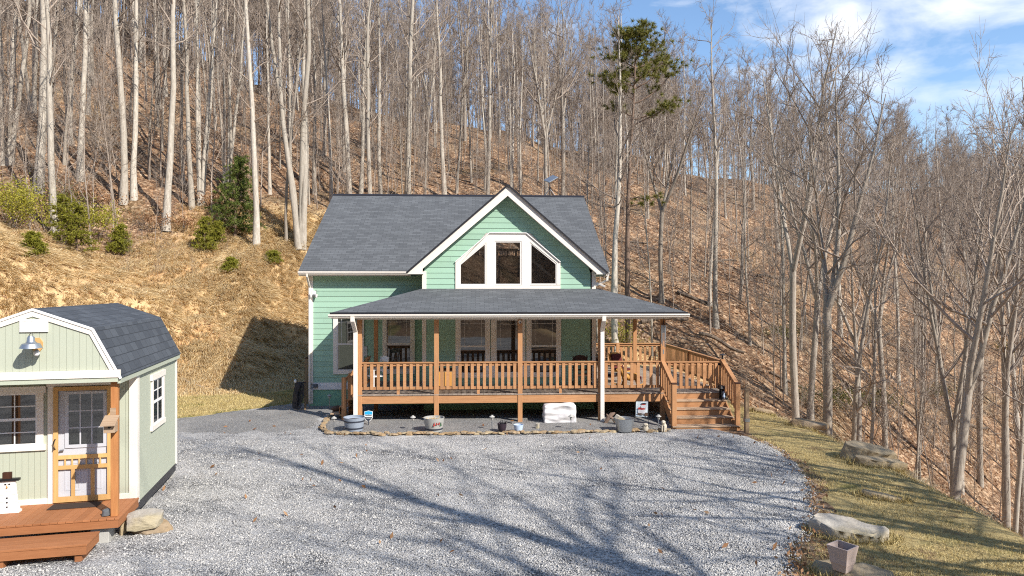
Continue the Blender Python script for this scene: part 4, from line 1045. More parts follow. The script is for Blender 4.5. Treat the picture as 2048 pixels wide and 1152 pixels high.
ys, ye = VW-.075, VW-.052; w = .075; zm = S(160, 912)[1]; zl = S(160, 930)[1]
mb = MB(); mb.box(d0, d0+w, ys, ye, zb, zt-.01); mb.box(d1-w, d1, ys, ye, zb, zt-.01); mb.box(d0+w, d1-w, ys, ye, zt-.08, zt-.01); mb.box(d0+w, d1-w, ys, ye, zb, zb+.1)
mb.box(d0+w, d1-w, ys, ye, zm-.03, zm+.04); mb.box(d0+w, d1-w, ys, ye, zl-.05, zl+.02)
for k in (1, 2): q = d0+(d1-d0)*k/3; mb.box(q-.03, q+.03, ys+.002, ye-.002, zb+.1, zl-.05)
n = 7
for k in range(1, n): q = d0+w+(d1-d0-2*w)*k/n; mb.box(q-.012, q+.012, ys+.004, ye-.004, zl+.02, zm-.03)
mb.build('screen_frame', M['pine_wood'], sd)
MB().tube([(d0+.03, ys, 1.45), (d0+.03, ys-.05, 1.48), (d0+.03, ys-.05, 1.60), (d0+.03, ys, 1.63)], .012, 8).build('handle', M['black'], sd)
# shed windows
def shed_window(u0, u1, z0, z1, cols, rows_top, rows_bot, tr=.1, parent=shed):
    w = thing('window', None, None); w.parent = parent
    mb = MB(); y = VW-.045
    mb.box(u0, u0+tr, y, VW-.014, z0+tr, z1-tr); mb.box(u1-tr, u1, y, VW-.014, z0+tr, z1-tr); mb.box(u0-.04, u1+.04, y-.012, VW-.014, z0, z0+tr); mb.box(u0-.04, u1+.04, y-.012, VW-.014, z1-tr, z1+.02)
    mb.build('frame', M['cream'], w)
    a, b, c, d = u0+tr, u1-tr, z0+tr, z1-tr; m = (c+d)/2; mb = MB()
    mb.ring([(a, y+.01, c), (b, y+.01, c), (b, y+.01, d), (a, y+.01, d)], [(a+.03, y+.01, c+.03), (b-.03, y+.01, c+.03), (b-.03, y+.01, d-.03), (a+.03, y+.01, d-.03)], (0, .02, 0))
    mb.box(a+.03, b-.03, y+.006, y+.028, m-.025, m+.025)
    for k in range(1, cols): q = a+(b-a)*k/cols; mb.box(q-.01, q+.01, y+.014, y+.024, c+.03, d-.03)
    for lo, hi, r in ((c, m, rows_bot), (m, d, rows_top)):
        for k in range(1, r): q = lo+(hi-lo)*k/r; mb.box(a+.03, b-.03, y+.013, y+.025, q-.01, q+.01)
    mb.build('sash', M['white'], w); MB().box(a+.02, b-.02, VW-.024, VW-.0145, c+.02, d-.02).build('pane', M['glass'], w)
    return w
u1 = S(89, 800)[0]; shed_window(u1-.93, u1, S(50, 901)[1], S(50, 775)[1], 2, 2, 2)
w = shed_window(0, .98, 1.5, 2.62, 2, 2, 1, .1)
w.location = (-VW*0, 0, 0)
w.rotation_euler = (0, 0, pi/2); w.location = (VW-.014+.014, 2.14, 0)
w.location = (VW+.0, 2.14, 0)
# deck, post, block
mb = MB(); x = uL-.02
while x < .06: mb.box(x, min(x+.118, .06), -.03, VW-.005, zF-.035, zF); x += .124
mb.build('deck_boards', M['cedar'], shed, bevel=.004)
mb = MB(); mb.box(uL-.04, .045, -.02, .02, zF-.17, zF-.037); mb.box(.012, .05, .02, VW-.0, zF-.17, zF-.037); mb.build('deck_rim', M['cedar'], shed)
for x in (-.045, uL+.1): MB().box(x-.055, x+.055, .06, .17, zF, 2.8).build('porch_post', M['cedarv'], shed, bevel=.008)
MB().box(-.42, -.13, .08, .42, -.03, zF-.18).build('pier_block', M['concrete'], shed, bevel=.01)
MB().box(uL+.1, uL+.4, .08, .42, -.03, zF-.18).build('pier_block', M['concrete'], shed, bevel=.01)
for v in (2.2, 4.2): MB().box(-.42, -.06, v, v+.3, -.05, zF-.29).build('pier_block', M['concrete'], shed)
a, b = S(40.5, 664, -.03), S(97.5, 664, -.03)
z0, z1 = S(60, 664, -.03)[1], S(60, 638.5, -.03)[1]
mb = MB(); mb.ring([(a[0], -.055, z0), (b[0], -.055, z0), (b[0], -.055, z1), (a[0], -.055, z1)], [(a[0]+.03, -.055, z0+.03), (b[0]-.03, -.055, z0+.03), (b[0]-.03, -.055, z1-.03), (a[0]+.03, -.055, z1-.03)], (0, .02, 0))
for q in np.linspace(z0+.035, z1-.035, 9): mb.add([(a[0]+.03, -.052, q-.012), (b[0]-.03, -.052, q-.012), (b[0]-.03, -.04, q+.012), (a[0]+.03, -.04, q+.012)], [(0, 1, 2, 3)])
for k in (1, 2): q = a[0]+(b[0]-a[0])*k/3; mb.box(q-.012, q+.012, -.056, -.04, z0+.03, z1-.03)
mb.build('gable_vent', M['white'], shed)
# barn lamp
bl = thing('barn_lamp', None, None); bl.parent = shed
u_, z_ = S(75, 690, -.04); z_ -= 0
MB().prism([(u_+.085*cos(k*pi/4+pi/8), -.055, z_+.13*sin(k*pi/4+pi/8)) for k in range(8)], (0, .03, 0)).build('mount', M['pine_wood'], bl)
c_ = (u_-.06, -.26, z_-.02); us, zs2 = S(62, 690, -.26)
c_ = (us, -.26, zs2)
mb = MB(); mb.tube([(u_, -.05, z_+.02), (u_, -.12, z_+.05), (us, -.22, z_+.12), (us, -.26, z_+.09)], .016, 8); mb.build('arm', M['metal'], bl, smooth=True)
MB().lathe([(.035, .15), (.055, .12), (.06, .06), (.075, .04), (.13, .02), (.165, -.05), (.16, -.05), (.12, .005), (.0, .03)], 24, c_).build('lamp_shade', M['metal'], bl, smooth=True)
MB().ball((us+.06, -.2, z_-.12), .045, 12, (1, 1, 1.2)).build('bulb', M['white'], bl, smooth=True)
MB().tube([(us-.03, -.26, zs2+.15), (us-.0, -.26, zs2+.2), (us+.03, -.26, zs2+.17), (us+.02, -.26, zs2+.12)], .006, 6).build('hook', M['darkmetal'], bl)

# ---------------------------------------------------------------- things round the shed
SW = SF.W
stp = thing('wooden_step', 'orange stained box step in front of the shed deck', 'step', SW(-1.5, -.42, 0), SA)
u0s, u1s = uL+.2+1.5, SF.u(190, -.4)+1.5
mb = MB()
for k in range(3): mb.box(u0s, u1s, -.34+.2*k, -.34+.2*k+.195, .255, .29)
mb.build('tread', M['cedar'], stp, bevel=.004)
mb = MB(); mb.box(u0s+.01, u1s-.01, -.335, -.3, .12, .252); mb.box(u1s-.045, u1s-.01, -.3, .25, .12, .252); mb.box(u0s+.01, u0s+.045, -.3, .25, .12, .252); mb.build('step_rim', M['cedar'], stp)
for x in (u0s+.1, (u0s+u1s)/2-.2, u1s-.14): MB().box(x-.05, x+.05, -.3, .2, -.03, .12).build('foot', M['cedar'], stp)
z = zF+.002
c = SF.L(150, 1004, 1.0)[0]
mt = MB().box(-.42, .38, -.16, .16, 0, .015).build('door_mat', M['mat'], None, bevel=.005); mt.location = SW((d0+d1)/2-.03, .86, z); mt.rotation_euler = (0, 0, SA); tag(mt, 'dark brown mat lying before the screen door of the shed', 'door mat')
def rockmesh(seed, sx, sy, sz, n=26, rough=.06, bev=.02, flat=.75):
    rng = np.random.default_rng(seed); bm = bmesh.new()
    for i in range(n):
        a = 2*pi*i/n*2 + rng.uniform(-.3, .3); r = rng.uniform(.72, 1.); z = (1 if i < n/2 else -1)*rng.uniform(flat, 1); k = 1 if i >= n/2 else rng.uniform(.75, 1)
        bm.verts.new((cos(a)*r*sx*k, sin(a)*r*sy*k, z*sz))
    bmesh.ops.convex_hull(bm, input=bm.verts); bmesh.ops.delete(bm, geom=[v for v in bm.verts if not v.link_faces], context='VERTS')
    bmesh.ops.bevel(bm, geom=list(bm.edges), offset=bev, segments=1, affect='EDGES', clamp_overlap=True)
    bmesh.ops.triangulate(bm, faces=bm.faces)
    for _ in range(2): bmesh.ops.subdivide_edges(bm, edges=[e for e in bm.edges if e.calc_length() > max(sx, sy)*.16], cuts=1, use_grid_fill=True); bmesh.ops.triangulate(bm, faces=bm.faces)
    for v in bm.verts:
        p = v.co; k = vnoise(p.x*3/sx+seed, p.y*3/sx+p.z*5/sx, seed)+.6*vnoise(p.x*8/sx, p.z*14/sx+p.y*7/sx+seed, seed+1)
        v.co += v.normal*float(k)*rough*min(sx, sy)
    me = bpy.data.meshes.new('rock'); bm.to_mesh(me); bm.free(); return me
def rock(name, label, cat, loc, size, seed, mat, rz=0, tilt=(0, 0), group=None, **kw):
    me = rockmesh(seed, *size, **kw); me.polygons.foreach_set('use_smooth', [cat == 'boulder']*len(me.polygons)); me.materials.append(M[mat]); o = link(bpy.data.objects.new(name, me)); o.location = loc; o.rotation_euler = (tilt[0], tilt[1], rz)
    return tag(o, label, cat, group)
x, y = SW(SF.u(212, .15), .15, 0)[:2]
rock('cobblestone', 'round dark grey cobble lying on the shed deck beside the post', 'stone', SW(-.19, .13, zF+.06), (.075, .07, .06), 5, 'slate', rough=.02, bev=.012, flat=.5)
p = at(291, 1060, 12.3); rock('flat_rock', 'broad tan slab topping the rock pile at the shed deck corner', 'rock', (p[0], p[1], .24), (.40, .30, .12), 11, 'rock_white', .4, (.12, -.05), rough=.05)
rock('flat_rock', 'flat tan rock lying under the slab at the shed deck corner', 'rock', (p[0]+.05, p[1]+.1, .08), (.40, .3, .09), 12, 'rock_gold', .2, rough=.06)
rock('upright_rock', 'narrow lichen stained rock standing against the shed deck corner', 'rock', (p[0]-.37, p[1]-.03, .13), (.07, .16, .19), 13, 'rock', .2, rough=.05)
bh = thing('birdhouse', 'small brown birdhouse with sloping roof on the shed porch post', 'birdhouse', SW(-.045, -.01, 1.93), SA)
MB().box(-.11, .06, -.11, .065, 0, .17).build('box', M['tread'], bh, bevel=.004)
MB().prism([(-.14, -.19, .13), (-.14, .065, .26), (-.14, .065, .275), (-.14, -.19, .145)], (.23, 0, 0)).build('roof', M['tread'], bh)
MB().prism([(-.06, .065, .25), (-.06, .065, .4), (.03, .065, .4), (.03, .065, .25)], (0, .005, 0)).build('back_plate', M['tread'], bh)
MB().lathe([(.022, 0), (.022, .004)], 12).build('entrance_hole', M['black'], bh).location = (-.02, -.112, .1); bpy.data.objects['entrance_hole'].rotation_euler = (pi/2, 0, 0)
sn = thing('snowman_decoration', 'white slatted wooden snowman with black hat on the shed deck', 'decoration', SW(SF.u(20, .75), .75, zF), SA)
mb = MB()
for k in range(9): mb.box(-.19+.004*k, .14-.006*k + (.02 if k < 2 else 0), -.02, .02, .0+.062*k, .058+.062*k)
mb.build('body', M['white'], sn, bevel=.004)
MB().box(-.2, .155, -.05, .03, .558, .60).build('hat_brim', M['black'], sn); MB().box(-.1, .03, -.04, .02, .60, .71).build('hat_crown', M['darkwood'], sn)
mb = MB()
for x_, z_ in ((-.06, .5), (.0, .5), (-.035, .26), (-.035, .18), (-.035, .1)): mb.box(x_-.011, x_+.011, -.03, -.02, z_-.011, z_+.011)
mb.build('buttons', M['black'], sn); MB().lathe([(.014, 0), (.0, .06)], 8).build('nose', M['carrot'], sn).location = (-.03, -.04, .44)
MB().box(-.2, .165, -.06, .06, -.0, .035).build('base', M['white'], sn)
# ---------------------------------------------------------------- things round the porch
def gxy(px, py, z=0.): d = (CAMH-z)*F/(py-576); return ((px-1024)/F*d, d, z)
# edging stones
epath = [(662, 833), (651, 843), (643, 858), (655, 866), (690, 868), (780, 868.5), (880, 868.5), (960, 868), (1040, 867), (1120, 866), (1200, 863.5), (1270, 862.5), (1336, 861.5)]
ep = [Vector(gxy(*p, .02)) for p in epath]; acc = 0; gap = .135; rng = random.Random(5)
me_st = []
for k in range(6):
    m_ = rockmesh(200+k, .17, .115, .038, n=12, rough=.10, bev=.006); m_.materials.append(M[['rock_gold', 'rock', 'rock_gold', 'rock', 'rock', 'rock_gold'][k]]); me_st.append(m_)
nst = 0
for a, b in zip(ep[:-1], ep[1:]):
    L = (b-a).length
    while acc < L:
        p = a+(b-a)*(acc/L); o = link(bpy.data.objects.new('edging_stone', me_st[rng.randrange(6)])); s = rng.uniform(.6, 1.05)
        o.location = (p.x+rng.uniform(-.03, .03), p.y+rng.uniform(-.07, .07), p.z+rng.uniform(.01, .055)); o.scale = (s, s*rng.uniform(.8, 1.2), s*rng.uniform(.7, 1.15)); o.rotation_euler = (rng.uniform(-.22, .22), rng.uniform(-.18, .18), math.atan2(b.y-a.y, b.x-a.x)+rng.uniform(-.35, .35)+rng.choice([0, pi]))
        tag(o, 'flat golden tan stone laid in the row edging the porch gravel bed', 'edging stone', 'flat stones edging the porch bed'); nst += 1; acc += gap*s*1.25
    acc -= L
# tubs and pots
def tub(name, label, cat, px, py, r0, r1, h, mat, bands=(), soil=True, group=None, lip=.02):
    t = thing(name, label, cat, gxy(px, py, .03), random.random(), group)
    MB().lathe([(r0*.95, 0), (r0, .01), (r0+(r1-r0)*.5, h*.5), (r1, h), (r1-lip, h), (r1-lip-.01, h-.06), (r0*.8, h-.12)], 32).build('tub' if r1 > .2 else 'pot', M[mat], t, smooth=True)
    for z in bands:
        r = r0+(r1-r0)*z/h; MB().lathe([(r-.004, z-.022), (r+.007, z-.02), (r+.007, z+.02), (r-.004, z+.022)], 32).build('hoop', M['band'], t, smooth=True)
    if soil: MB().lathe([(0.001, h-.08), (r1-lip-.012, h-.085)][::-1] + [(.0, h-.07)], 24).build('soil', M['soil'], t)
    return t
s61 = 1/64.
tub('barrel_planter', 'blue grey half barrel planter with two dark hoops by the left downspout', 'planter', 708.5, 861, .26, .325, .42, 'bluetub', (.1, .31))
t = tub('barrel_planter', 'weathered grey half barrel planter hung with red and green ornaments', 'planter', 868, 862, .25, .32, .42, 'greytub', (.09,))
for k, (a, m_) in enumerate(((-.9, 'greenorn'), (-1.35, 'red'), (-1.6, 'red'), (-1.1, 'red'))):
    q = a - 0; MB().prism([(.31*cos(q)-.03, .31*sin(q), .2+.04*k % .07), (.31*cos(q)+.03, .31*sin(q), .2+.04*k % .07), (.31*cos(q)+.012, .31*sin(q)-.01, .33)], (0, -.012, 0)).build('ornament', M[m_], t)
mb = MB(); 
for k in range(26): 
    a = rng.uniform(0, 6.28); r = rng.uniform(0, .22); mb.beam((r*cos(a), r*sin(a), .33), (r*cos(a)*1.3+rng.uniform(-.1, .1), r*sin(a)*1.2, .37+rng.uniform(0, .09)), .012, .008)
mb.build('dead_stems', M['drygrass'], t)
tub('galvanized_tub', 'round galvanized steel wash tub beside the right downspout', 'tub', 1249, 862, .235, .30, .40, 'metal', (), lip=.012)
t = tub('plant_pot', 'dark plum plant pot with a dark trowel handle leaning from it', 'plant pot', 1004, 863, .105, .145, .25, 'darkpot', lip=.012)
MB().tube([(0, 0, .18), (.12, -.02, .30), (.30, -.05, .26)], .018, 8).build('trowel_handle', M['black'], t)
mb = MB()
for k in range(7): mb.tube([(0, 0, .16), (rng.uniform(-.1, .1), rng.uniform(-.1, .1), rng.uniform(.28, .36))], .01, 6)
mb.build('dead_stems', M['darkmetal'], t)
tub('plant_pot', 'pale blue plant pot in front of the middle porch post', 'plant pot', 1037, 864, .105, .15, .23, 'bluepot', lip=.015)
# covered box
x, y, _ = gxy(1120, 848, 0.)
bm = bmesh.new(); bmesh.ops.create_cube(bm, size=1); bmesh.ops.subdivide_edges(bm, edges=bm.edges, cuts=14, use_grid_fill=True)
for v in bm.verts:
    c = v.co; x_ = c.x*1.03; y_ = c.y*.55; z_ = (c.z+.5)*.62
    k = 1.0 - .05*(c.z > .49) + .03*(.5-c.z)
    n_ = float(vnoise(c.x*3.5+c.z*2.2, c.z*5-c.x*1.6+c.y*2, 71))+.5*float(vnoise(c.x*8+c.z*6, c.z*9-c.x*5, 72))
    r_ = 1-.04*(abs(c.x) > .49)*(abs(c.y) > .49)
    v.co = Vector((x_*k*r_+n_*.05*(abs(c.x) > .4), y_*k*r_+n_*.11*(c.y < -.3), z_*(1+.05*c.x*(c.z > .3))+(n_*.06 if c.z > .4 else 0)))
me = bpy.data.meshes.new('cover'); bm.to_mesh(me); bm.free(); me.materials.append(M['whitefab']); me.polygons.foreach_set('use_smooth', [True]*len(me.polygons))
o = link(bpy.data.objects.new('fabric_cover', me)); o.location = (x, y+.3, .0); o.rotation_euler = (0, 0, .05); md = o.modifiers.new('s', 'SUBSURF'); md.levels = 1; md.render_levels = 1
tag(o, 'white fabric cover draped over a low box under the porch', 'cover')
# path lights
lamp0 = None
for i, (px, py) in enumerate(((668, 862), (826, 860), (984, 859), (1142, 858), (1317, 858))):
    if lamp0 is None:
        lamp0 = t = thing('path_light', None, None, (0, 0, 0))
        MB().tube([(0, 0, -.05), (0, 0, .30)], .012, 8).build('stake', M['metal'], t)
        MB().lathe([(.012, .28), (.035, .31), (.045, .39), (.045, .40)], 12).build('lamp', M['concrete'], t, smooth=True)
        MB().lathe([(.085, .385), (.083, .40), (.04, .425), (.035, .445), (.0, .448)], 16).build('cap', M['concrete'], t, smooth=True)
    else: t = copy_tree(lamp0)
    t.location = gxy(px, py, .03)
    tag(t, ['steel stake light left of the blue grey half barrel', 'steel stake light just left of the weathered grey half barrel', 'steel stake light left of the dark plum pot', 'steel stake light in front of the white fabric cover', 'steel stake light by the foot of the stair newel post'][i], 'path light', 'stake lights in the porch bed')
t = copy_tree(lamp0); t.location = HF.W(HF.u(659, 2.7), 2.7, .1); tag(t, 'stake light standing in shade against the green foundation wall', 'path light', 'stake lights in the porch bed')
t = thing('post_light', 'small dark solar light on the rail post above the stairs', 'light', HF.W(uDR-.02, 0, 2.03), HA)
MB().lathe([(.03, 0), (.03, .12), (.05, .13)], 10).build('stem', M['black'], t); MB().lathe([(.10, .13), (.095, .15), (.0, .19)], 14).build('cap', M['darkmetal'], t)
# security sign
t = thing('yard_sign', 'blue and black shield shaped yard sign beside the left porch post', 'sign', gxy(737, 850, .03), HA)
z = .12; k = 1.0
def shield(w, h0, h1): return [(-w, h1-.03), (0, h1), (w, h1-.03), (w, h0+.11), (w*.55, h0+.03), (.03, h0), (-.03, h0), (-w*.55, h0+.03), (-w, h0+.11)]
MB().prism([(a, 0, b) for a, b in shield(.135, .12, .46)], (0, .012, 0)).build('border', M['white'], t)
MB().prism([(a, -.004, b) for a, b in shield(.12, .135, .33)], (0, .004, 0)).build('lower_panel', M['signdark'], t)
MB().prism([(-.12, -.006, .335), (.12, -.006, .335), (.12, -.006, .425), (0, -.006, .448), (-.12, -.006, .425)], (0, .006, 0)).build('upper_panel', M['signblue'], t)
mb = MB(); mb.box(-.11, .11, -.009, -.004, .255, .29); mb.box(-.08, .08, -.009, -.004, .315, .325); mb.box(-.06, .07, -.009, -.004, .215, .226); mb.build('lettering_band', M['white'], t)
MB().tube([(0, .006, -.05), (0, .006, .2)], .015, 8).build('stake', M['signdark'], t)
# garden flag
t = thing('garden_flag', 'small garden flag showing a red scarfed snowman under the porch', 'flag', gxy(1293, 856, .03), HA)
MB().tube([(.06, 0, -.05), (.06, 0, .82), (.05, 0, .84), (-.36, 0, .84)], .008, 6).build('stand', M['darkmetal'], t)
mb = MB(); nx = 8; V = []; Fs = []
for j in range(9):
    for i in range(nx+1): V.append((-.33+.37*i/nx+.015*j/8*(-1), -.006+.014*sin(i*1.3+j*.4), .83-.46*j/8-.03*i/nx*(j == 8)))
for j in range(8):
    for i in range(nx): Fs.append((j*9+i, j*9+i+1, j*9+i+10, j*9+i+9))
mb.add(V, Fs); o = mb.build('cloth', M['flagcloth'], t, smooth=True)
for nm, m_, c, s in (('snowman_body', 'whitefab', (-.16, .53), (.12, .10)), ('snowman_head', 'whitefab', (-.11, .68), (.075, .07)), ('snowman_hat', 'darkmetal', (-.10, .76), (.09, .03)), ('hat_band', 'red', (-.10, .735), (.06, .015)), ('scarf', 'red', (-.14, .605), (.10, .028)), ('cardinal', 'red', (-.23, .62), (.05, .035)), ('sled', 'bronze', (-.2, .45), (.11, .03)), ('pine_cone', 'bronze', (-.02, .43), (.06, .06))):
    MB().prism([(c[0]+s[0]*cos(q), -.036-.002*(m_ == 'red'), c[1]+s[1]*sin(q)) for q in np.linspace(0, 2*pi, 15)[:-1]], (0, .003, 0)).build(nm, M[m_], o)
# figurines, stones, driftwood
t = thing('stone_figurine', 'squat cast stone owl figurine perched on the edging stones', 'figurine', gxy(1291, 861, .06), HA)
MB().lathe([(.07, 0), (.085, .03), (.09, .09), (.075, .13), (.085, .17), (.06, .215), (.0, .225)], 16, sy=.8).build('body', M['concreteorn'], t, smooth=True)
for s in (-1, 1): MB().ball((s*.03, -.062, .17), .016, 8).build('eye', M['black'], t, smooth=True)
MB().prism([(-.012, -.07, .15), (.012, -.07, .15), (0, -.085, .125)], (0, .02, 0)).build('beak', M['bronze'], t)
t = thing('dog_figurine', 'sitting cast stone dog figurine by the foot of the stairs', 'figurine', gxy(1327, 862, .03), HA-.4)
mb = MB(); mb.ball((.02, .03, .13), .085, 12, (.9, 1.2, 1.35)); mb.ball((-.0, -.06, .285), .06, 12, (1, 1.15, .95)); mb.ball((0, -.115, .275), .03, 8); mb.tube([(.0, .0, .2), (0, -.04, .27)], [.06, .045], 10)
for s in (-1, 1): mb.tube([(s*.035, -.07, .18), (s*.035, -.085, 0)], [.026, .022], 8); mb.ball((s*.055, .03, .05), .05, 8, (.7, 1.2, .9)); mb.ball((s*.058, -.05, .285), .02, 8, (.5, 1, 1.6))
mb.build('body', M['concreteorn'], t, smooth=True)
p = gxy(1075, 852, .1); rock('round_stone', 'small pale round stone on the bed right of the middle post', 'stone', p, (.07, .06, .09), 61, 'rock_white', rough=.03, flat=.5)
p = gxy(1240, 852, .2); rock('mossy_rock', 'striped grey rock standing behind the galvanized tub', 'rock', (p[0]+.02, p[1]+.25, .34), (.22, .14, .12), 62, 'rock_white', .3, (.1, .5), rough=.05)
x, y, _ = gxy(1218, 848, 0); mb = MB(); mb.tube([(-.13, 0, -.02), (-.02, .02, .16), (.1, .05, .28), (.2, .02, .33)], [.05, .075, .07, .02], 9); mb.tube([(-.02, .02, .16), (-.08, -.04, .30)], [.05, .02], 8); mb.tube([(.02, 0, .2), (.14, -.05, .14), (.18, -.04, .0)], [.05, .035, .03], 8)
o = mb.build('driftwood', M['pinebark'], None, smooth=True); o.location = (x, y, .03); tag(o, 'gnarled brown driftwood beside the right downspout', 'driftwood')
t = thing('metal_goat', 'dark rusty metal animal figure by the side steps', 'figurine', HF.W(HF.u(675, 1.0), 1.0, .03), .4)
mb = MB(); mb.ball((0, 0, .3), .13, 10, (1.6, .7, .75)); mb.tube([(.15, 0, .33), (.25, 0, .45), (.33, 0, .44)], [.06, .05, .025], 8)
for sx in (-.13, .13):
    for sy in (-.05, .05): mb.tube([(sx, sy, .26), (sx*1.05, sy, 0)], [.03, .018], 6)
mb.tube([(.25, .02, .48), (.2, .05, .58)], [.015, .004], 6); mb.tube([(.25, -.02, .48), (.2, -.05, .58)], [.015, .004], 6); mb.build('body', M['bronze'], t, smooth=True)
p = HF.W(HF.u(683, .9), .9, .0); rock('round_stone', 'pale lumpy stone near the foot of the side steps', 'stone', (p[0]+.1, p[1]-.1, .22), (.15, .1, .1), 64, 'rock_white', rough=.05)
x, y, _ = gxy(699, 848, 0); o = MB().lathe([(.06, 0), (.03, .12), (.0, .2)], 10).build('cone_marker', M['white'], None, smooth=True); o.location = (x, y+.3, .03); tag(o, 'small white cone behind the blue grey half barrel', 'cone')
# hose hung on a stand
t = thing('hose_stand', 'dark garden hose hanging in long loops at the house corner', 'hose', HF.W(HF.u(601, 2.6), 2.6, .02), HA)
MB().box(.14, .2, -.03, .03, -.05, 1.05).build('post', M['oldpost'], t); MB().beam((-.22, -.02, .98), (.2, -.02, .98), .05, .04).build('hanger_bar', M['darkmetal'], t)
mb = MB()
for k in range(12):
    x0 = -.16+.02*k; mb.tube([(x0+.03*cos(q)*1-.10*(1-cos(q))*.2+rng.uniform(-.012, .012)+.10*sin(q)*(.6+.04*k), -.03-.012*k+.03*cos(q), .52+(.46+rng.uniform(-.02, .02))*cos(q)) for q in np.linspace(0, 2*pi, 22)], .013, 6, False)
mb.build('hose', M['darkmetal'], t, smooth=True); MB().ball((-.17, -.05, 1.03), .045, 10, (1, 1, 1.4)).build('nozzle', M['white'], t, smooth=True)
t = thing('wooden_post', 'dark brown wooden post standing behind the house corner', 'post', HF.W(HF.u(613.5, 3.9), 3.9, 0), HA)
MB().box(-.05, .05, -.05, .05, -.1, 1.72).build('post', M['oldpost'], t); MB().lathe([(.07, 1.72), (.06, 1.76), (.0, 1.8)], 10).build('post_cap', M['darkwood'], t)
x, y, z = gxy(1493, 861, 0); t = thing('lawn_post', 'weathered square post on the lawn right of the stairs', 'post', (x, y, 0), .1)
MB().box(-.06, .06, -.06, .06, -.2, 1.28).build('post', M['oldpost'], t, bevel=.008); MB().ring([(-.075, -.075, .28), (.075, -.075, .28), (.075, .075, .28), (-.075, .075, .28)], [(-.061, -.061, .28), (.061, -.061, .28), (.061, .061, .28), (-.061, .061, .28)], (0, 0, .1)).build('collar', M['metal'], t)
# lantern on the steps
z = DZ-rh; u_ = HF.u(1449, -.12-run*.5); t = thing('lantern', 'black lantern with white glass on the second stair below the deck', 'lantern', HF.W(u_, -.22, z), HA)
mb = MB(); mb.box(-.12, .12, -.1, .1, 0, .03)
for sx in (-.105, .105):
    for sy in (-.085, .085): mb.box(sx-.015, sx+.015, sy-.015, sy+.015, .03, .36)
mb.box(-.105, .105, .07, .085, .03, .36)
mb.build('frame', M['black'], t); MB().prism([(-.15, -.13, .36), (.15, -.13, .36), (.12, -.1, .45), (-.12, -.1, .45)], (0, .26, 0)).build('roof', M['darkmetal'], t)
mb = MB(); mb.lathe([(.035, .03), (.055, .09), (.03, .15), (.045, .21), (.04, .25), (.0, .28)], 14); mb.build('globe', M['bluepot'], t, smooth=True)
# wind chime
u_, z_ = HF.L(1326, 645, -.16); t = thing('wind_chime', 'silver tube wind chime hanging at the right porch corner', 'wind chime', HF.W(u_, -.2, zBm-.05), HA)
MB().tube([(0, 0, 0), (0, 0, .12)], .006, 6).build('cord', M['black'], t); MB().lathe([(.10, -.13), (.10, -.11), (.02, -.1), (.02, 0)], 14).build('hub', M['darkwood'], t)
for k in range(6): a = k*pi/3; MB().tube([(.07*cos(a), .07*sin(a), -.15), (.07*cos(a), .07*sin(a), -.62-.05*k)], .014, 8).build('chime_tube', M['metal'], t, smooth=True)
MB().box(-.02, .02, -.004, .004, -1.1, -.95).build('sail', M['metal'], t)
# porch furniture
def chair(name, label, u, v, rz, mat, rocker=True, slat=5, cush=None, w=.5):
    t = thing(name, label, 'chair', HF.W(u, v, DZ+.003), HA+rz)
    MB().box(-w/2, w/2, -.25, .23, .40, .44).build('seat', M[mat], t, bevel=.01)
    mb = MB()
    for s in (-1, 1): mb.tube([(s*w/2*.95, .22, .05), (s*w/2*.95, .22, .45), (s*w/2*1.0, .36, 1.06)], .022, 8)
    z = 1.0
    mb.prism([(-w/2, .335, .90), (w/2, .335, .90), (w/2, .35, .98), (w*.3, .36, 1.06), (0, .365, 1.08), (-w*.3, .36, 1.06), (-w/2, .35, .98)], (0, .022, 0)); mb.box(-w/2, w/2, .25, .275, .54, .59)
    for k in range(slat): x = -w/2+w*(k+.5)/slat; mb.tube([(x, .26, .58), (x, .345, .92)], .012, 6)
    mb.build('backrest', M[mat], t, smooth=True)
    for s in (-1, 1):
        MB().tube([(s*w/2*.95, -.22, .05), (s*w/2*.95, -.22, .64)], .022, 8).build('leg', M[mat], t); MB().box(s*w/2-.035, s*w/2+.035, -.27, .27, .64, .665).build('armrest', M[mat], t, bevel=.008)
        if rocker: MB().tube([(s*w/2*.95, -.42, .09), (s*w/2*.95, -.2, .03), (s*w/2*.95, .1, .02), (s*w/2*.95, .4, .06), (s*w/2*.95, .55, .12)], .02, 8).build('rocker', M[mat], t)
    if cush:
        MB().box(-w/2+.03, w/2-.03, -.23, .2, .44, .52).build('cushion', M[cush], t, bevel=.03); MB().prism([(-w/2+.04, .2, .5), (w/2-.04, .2, .5), (w/2-.06, .33, 1.02), (-w/2+.06, .33, 1.02)], (0, -.07, .0)).build('back_cushion', M[cush], t, bevel=.02)
    return t
chair('rocking_chair', 'dark brown wooden rocking chair against the green porch wall', HF.u(1164, 1.35), 1.35, .05, 'darkwood')
chair('white_chair', 'white patio chair behind the leftmost bay of porch railing', HF.u(752, 1.5), 1.5, -.9, 'white', False, 3)
chair('cushioned_chair', 'dark cushioned armchair behind the right downspout', HF.u(1218, 1.0), 1.0, 1.0, 'darkwood', False, 4, 'charcoal', .58)
chair('lounge_chair', 'maroon cushioned chair beside the dark armchair on the deck', HF.u(1243, 2.4), 2.4, .6, 'honey', False, 4, 'maroon', .6)
t = thing('wooden_cabinet', 'low orange wood cabinet with dark top behind the porch railing', 'cabinet', HF.W(HF.u(889, 1.4), 1.4, DZ+.003), HA)
MB().box(-.28, .28, -.2, .2, .05, .62).build('carcass', M['oldpost'], t, bevel=.006); MB().box(-.31, .31, -.23, .23, .62, .66).build('top', M['darkwood'], t)
for s in (-1, 1): MB().box(s*.14-.12, s*.14+.12, -.215, -.2, .09, .57).build('door', M['honey'], t)
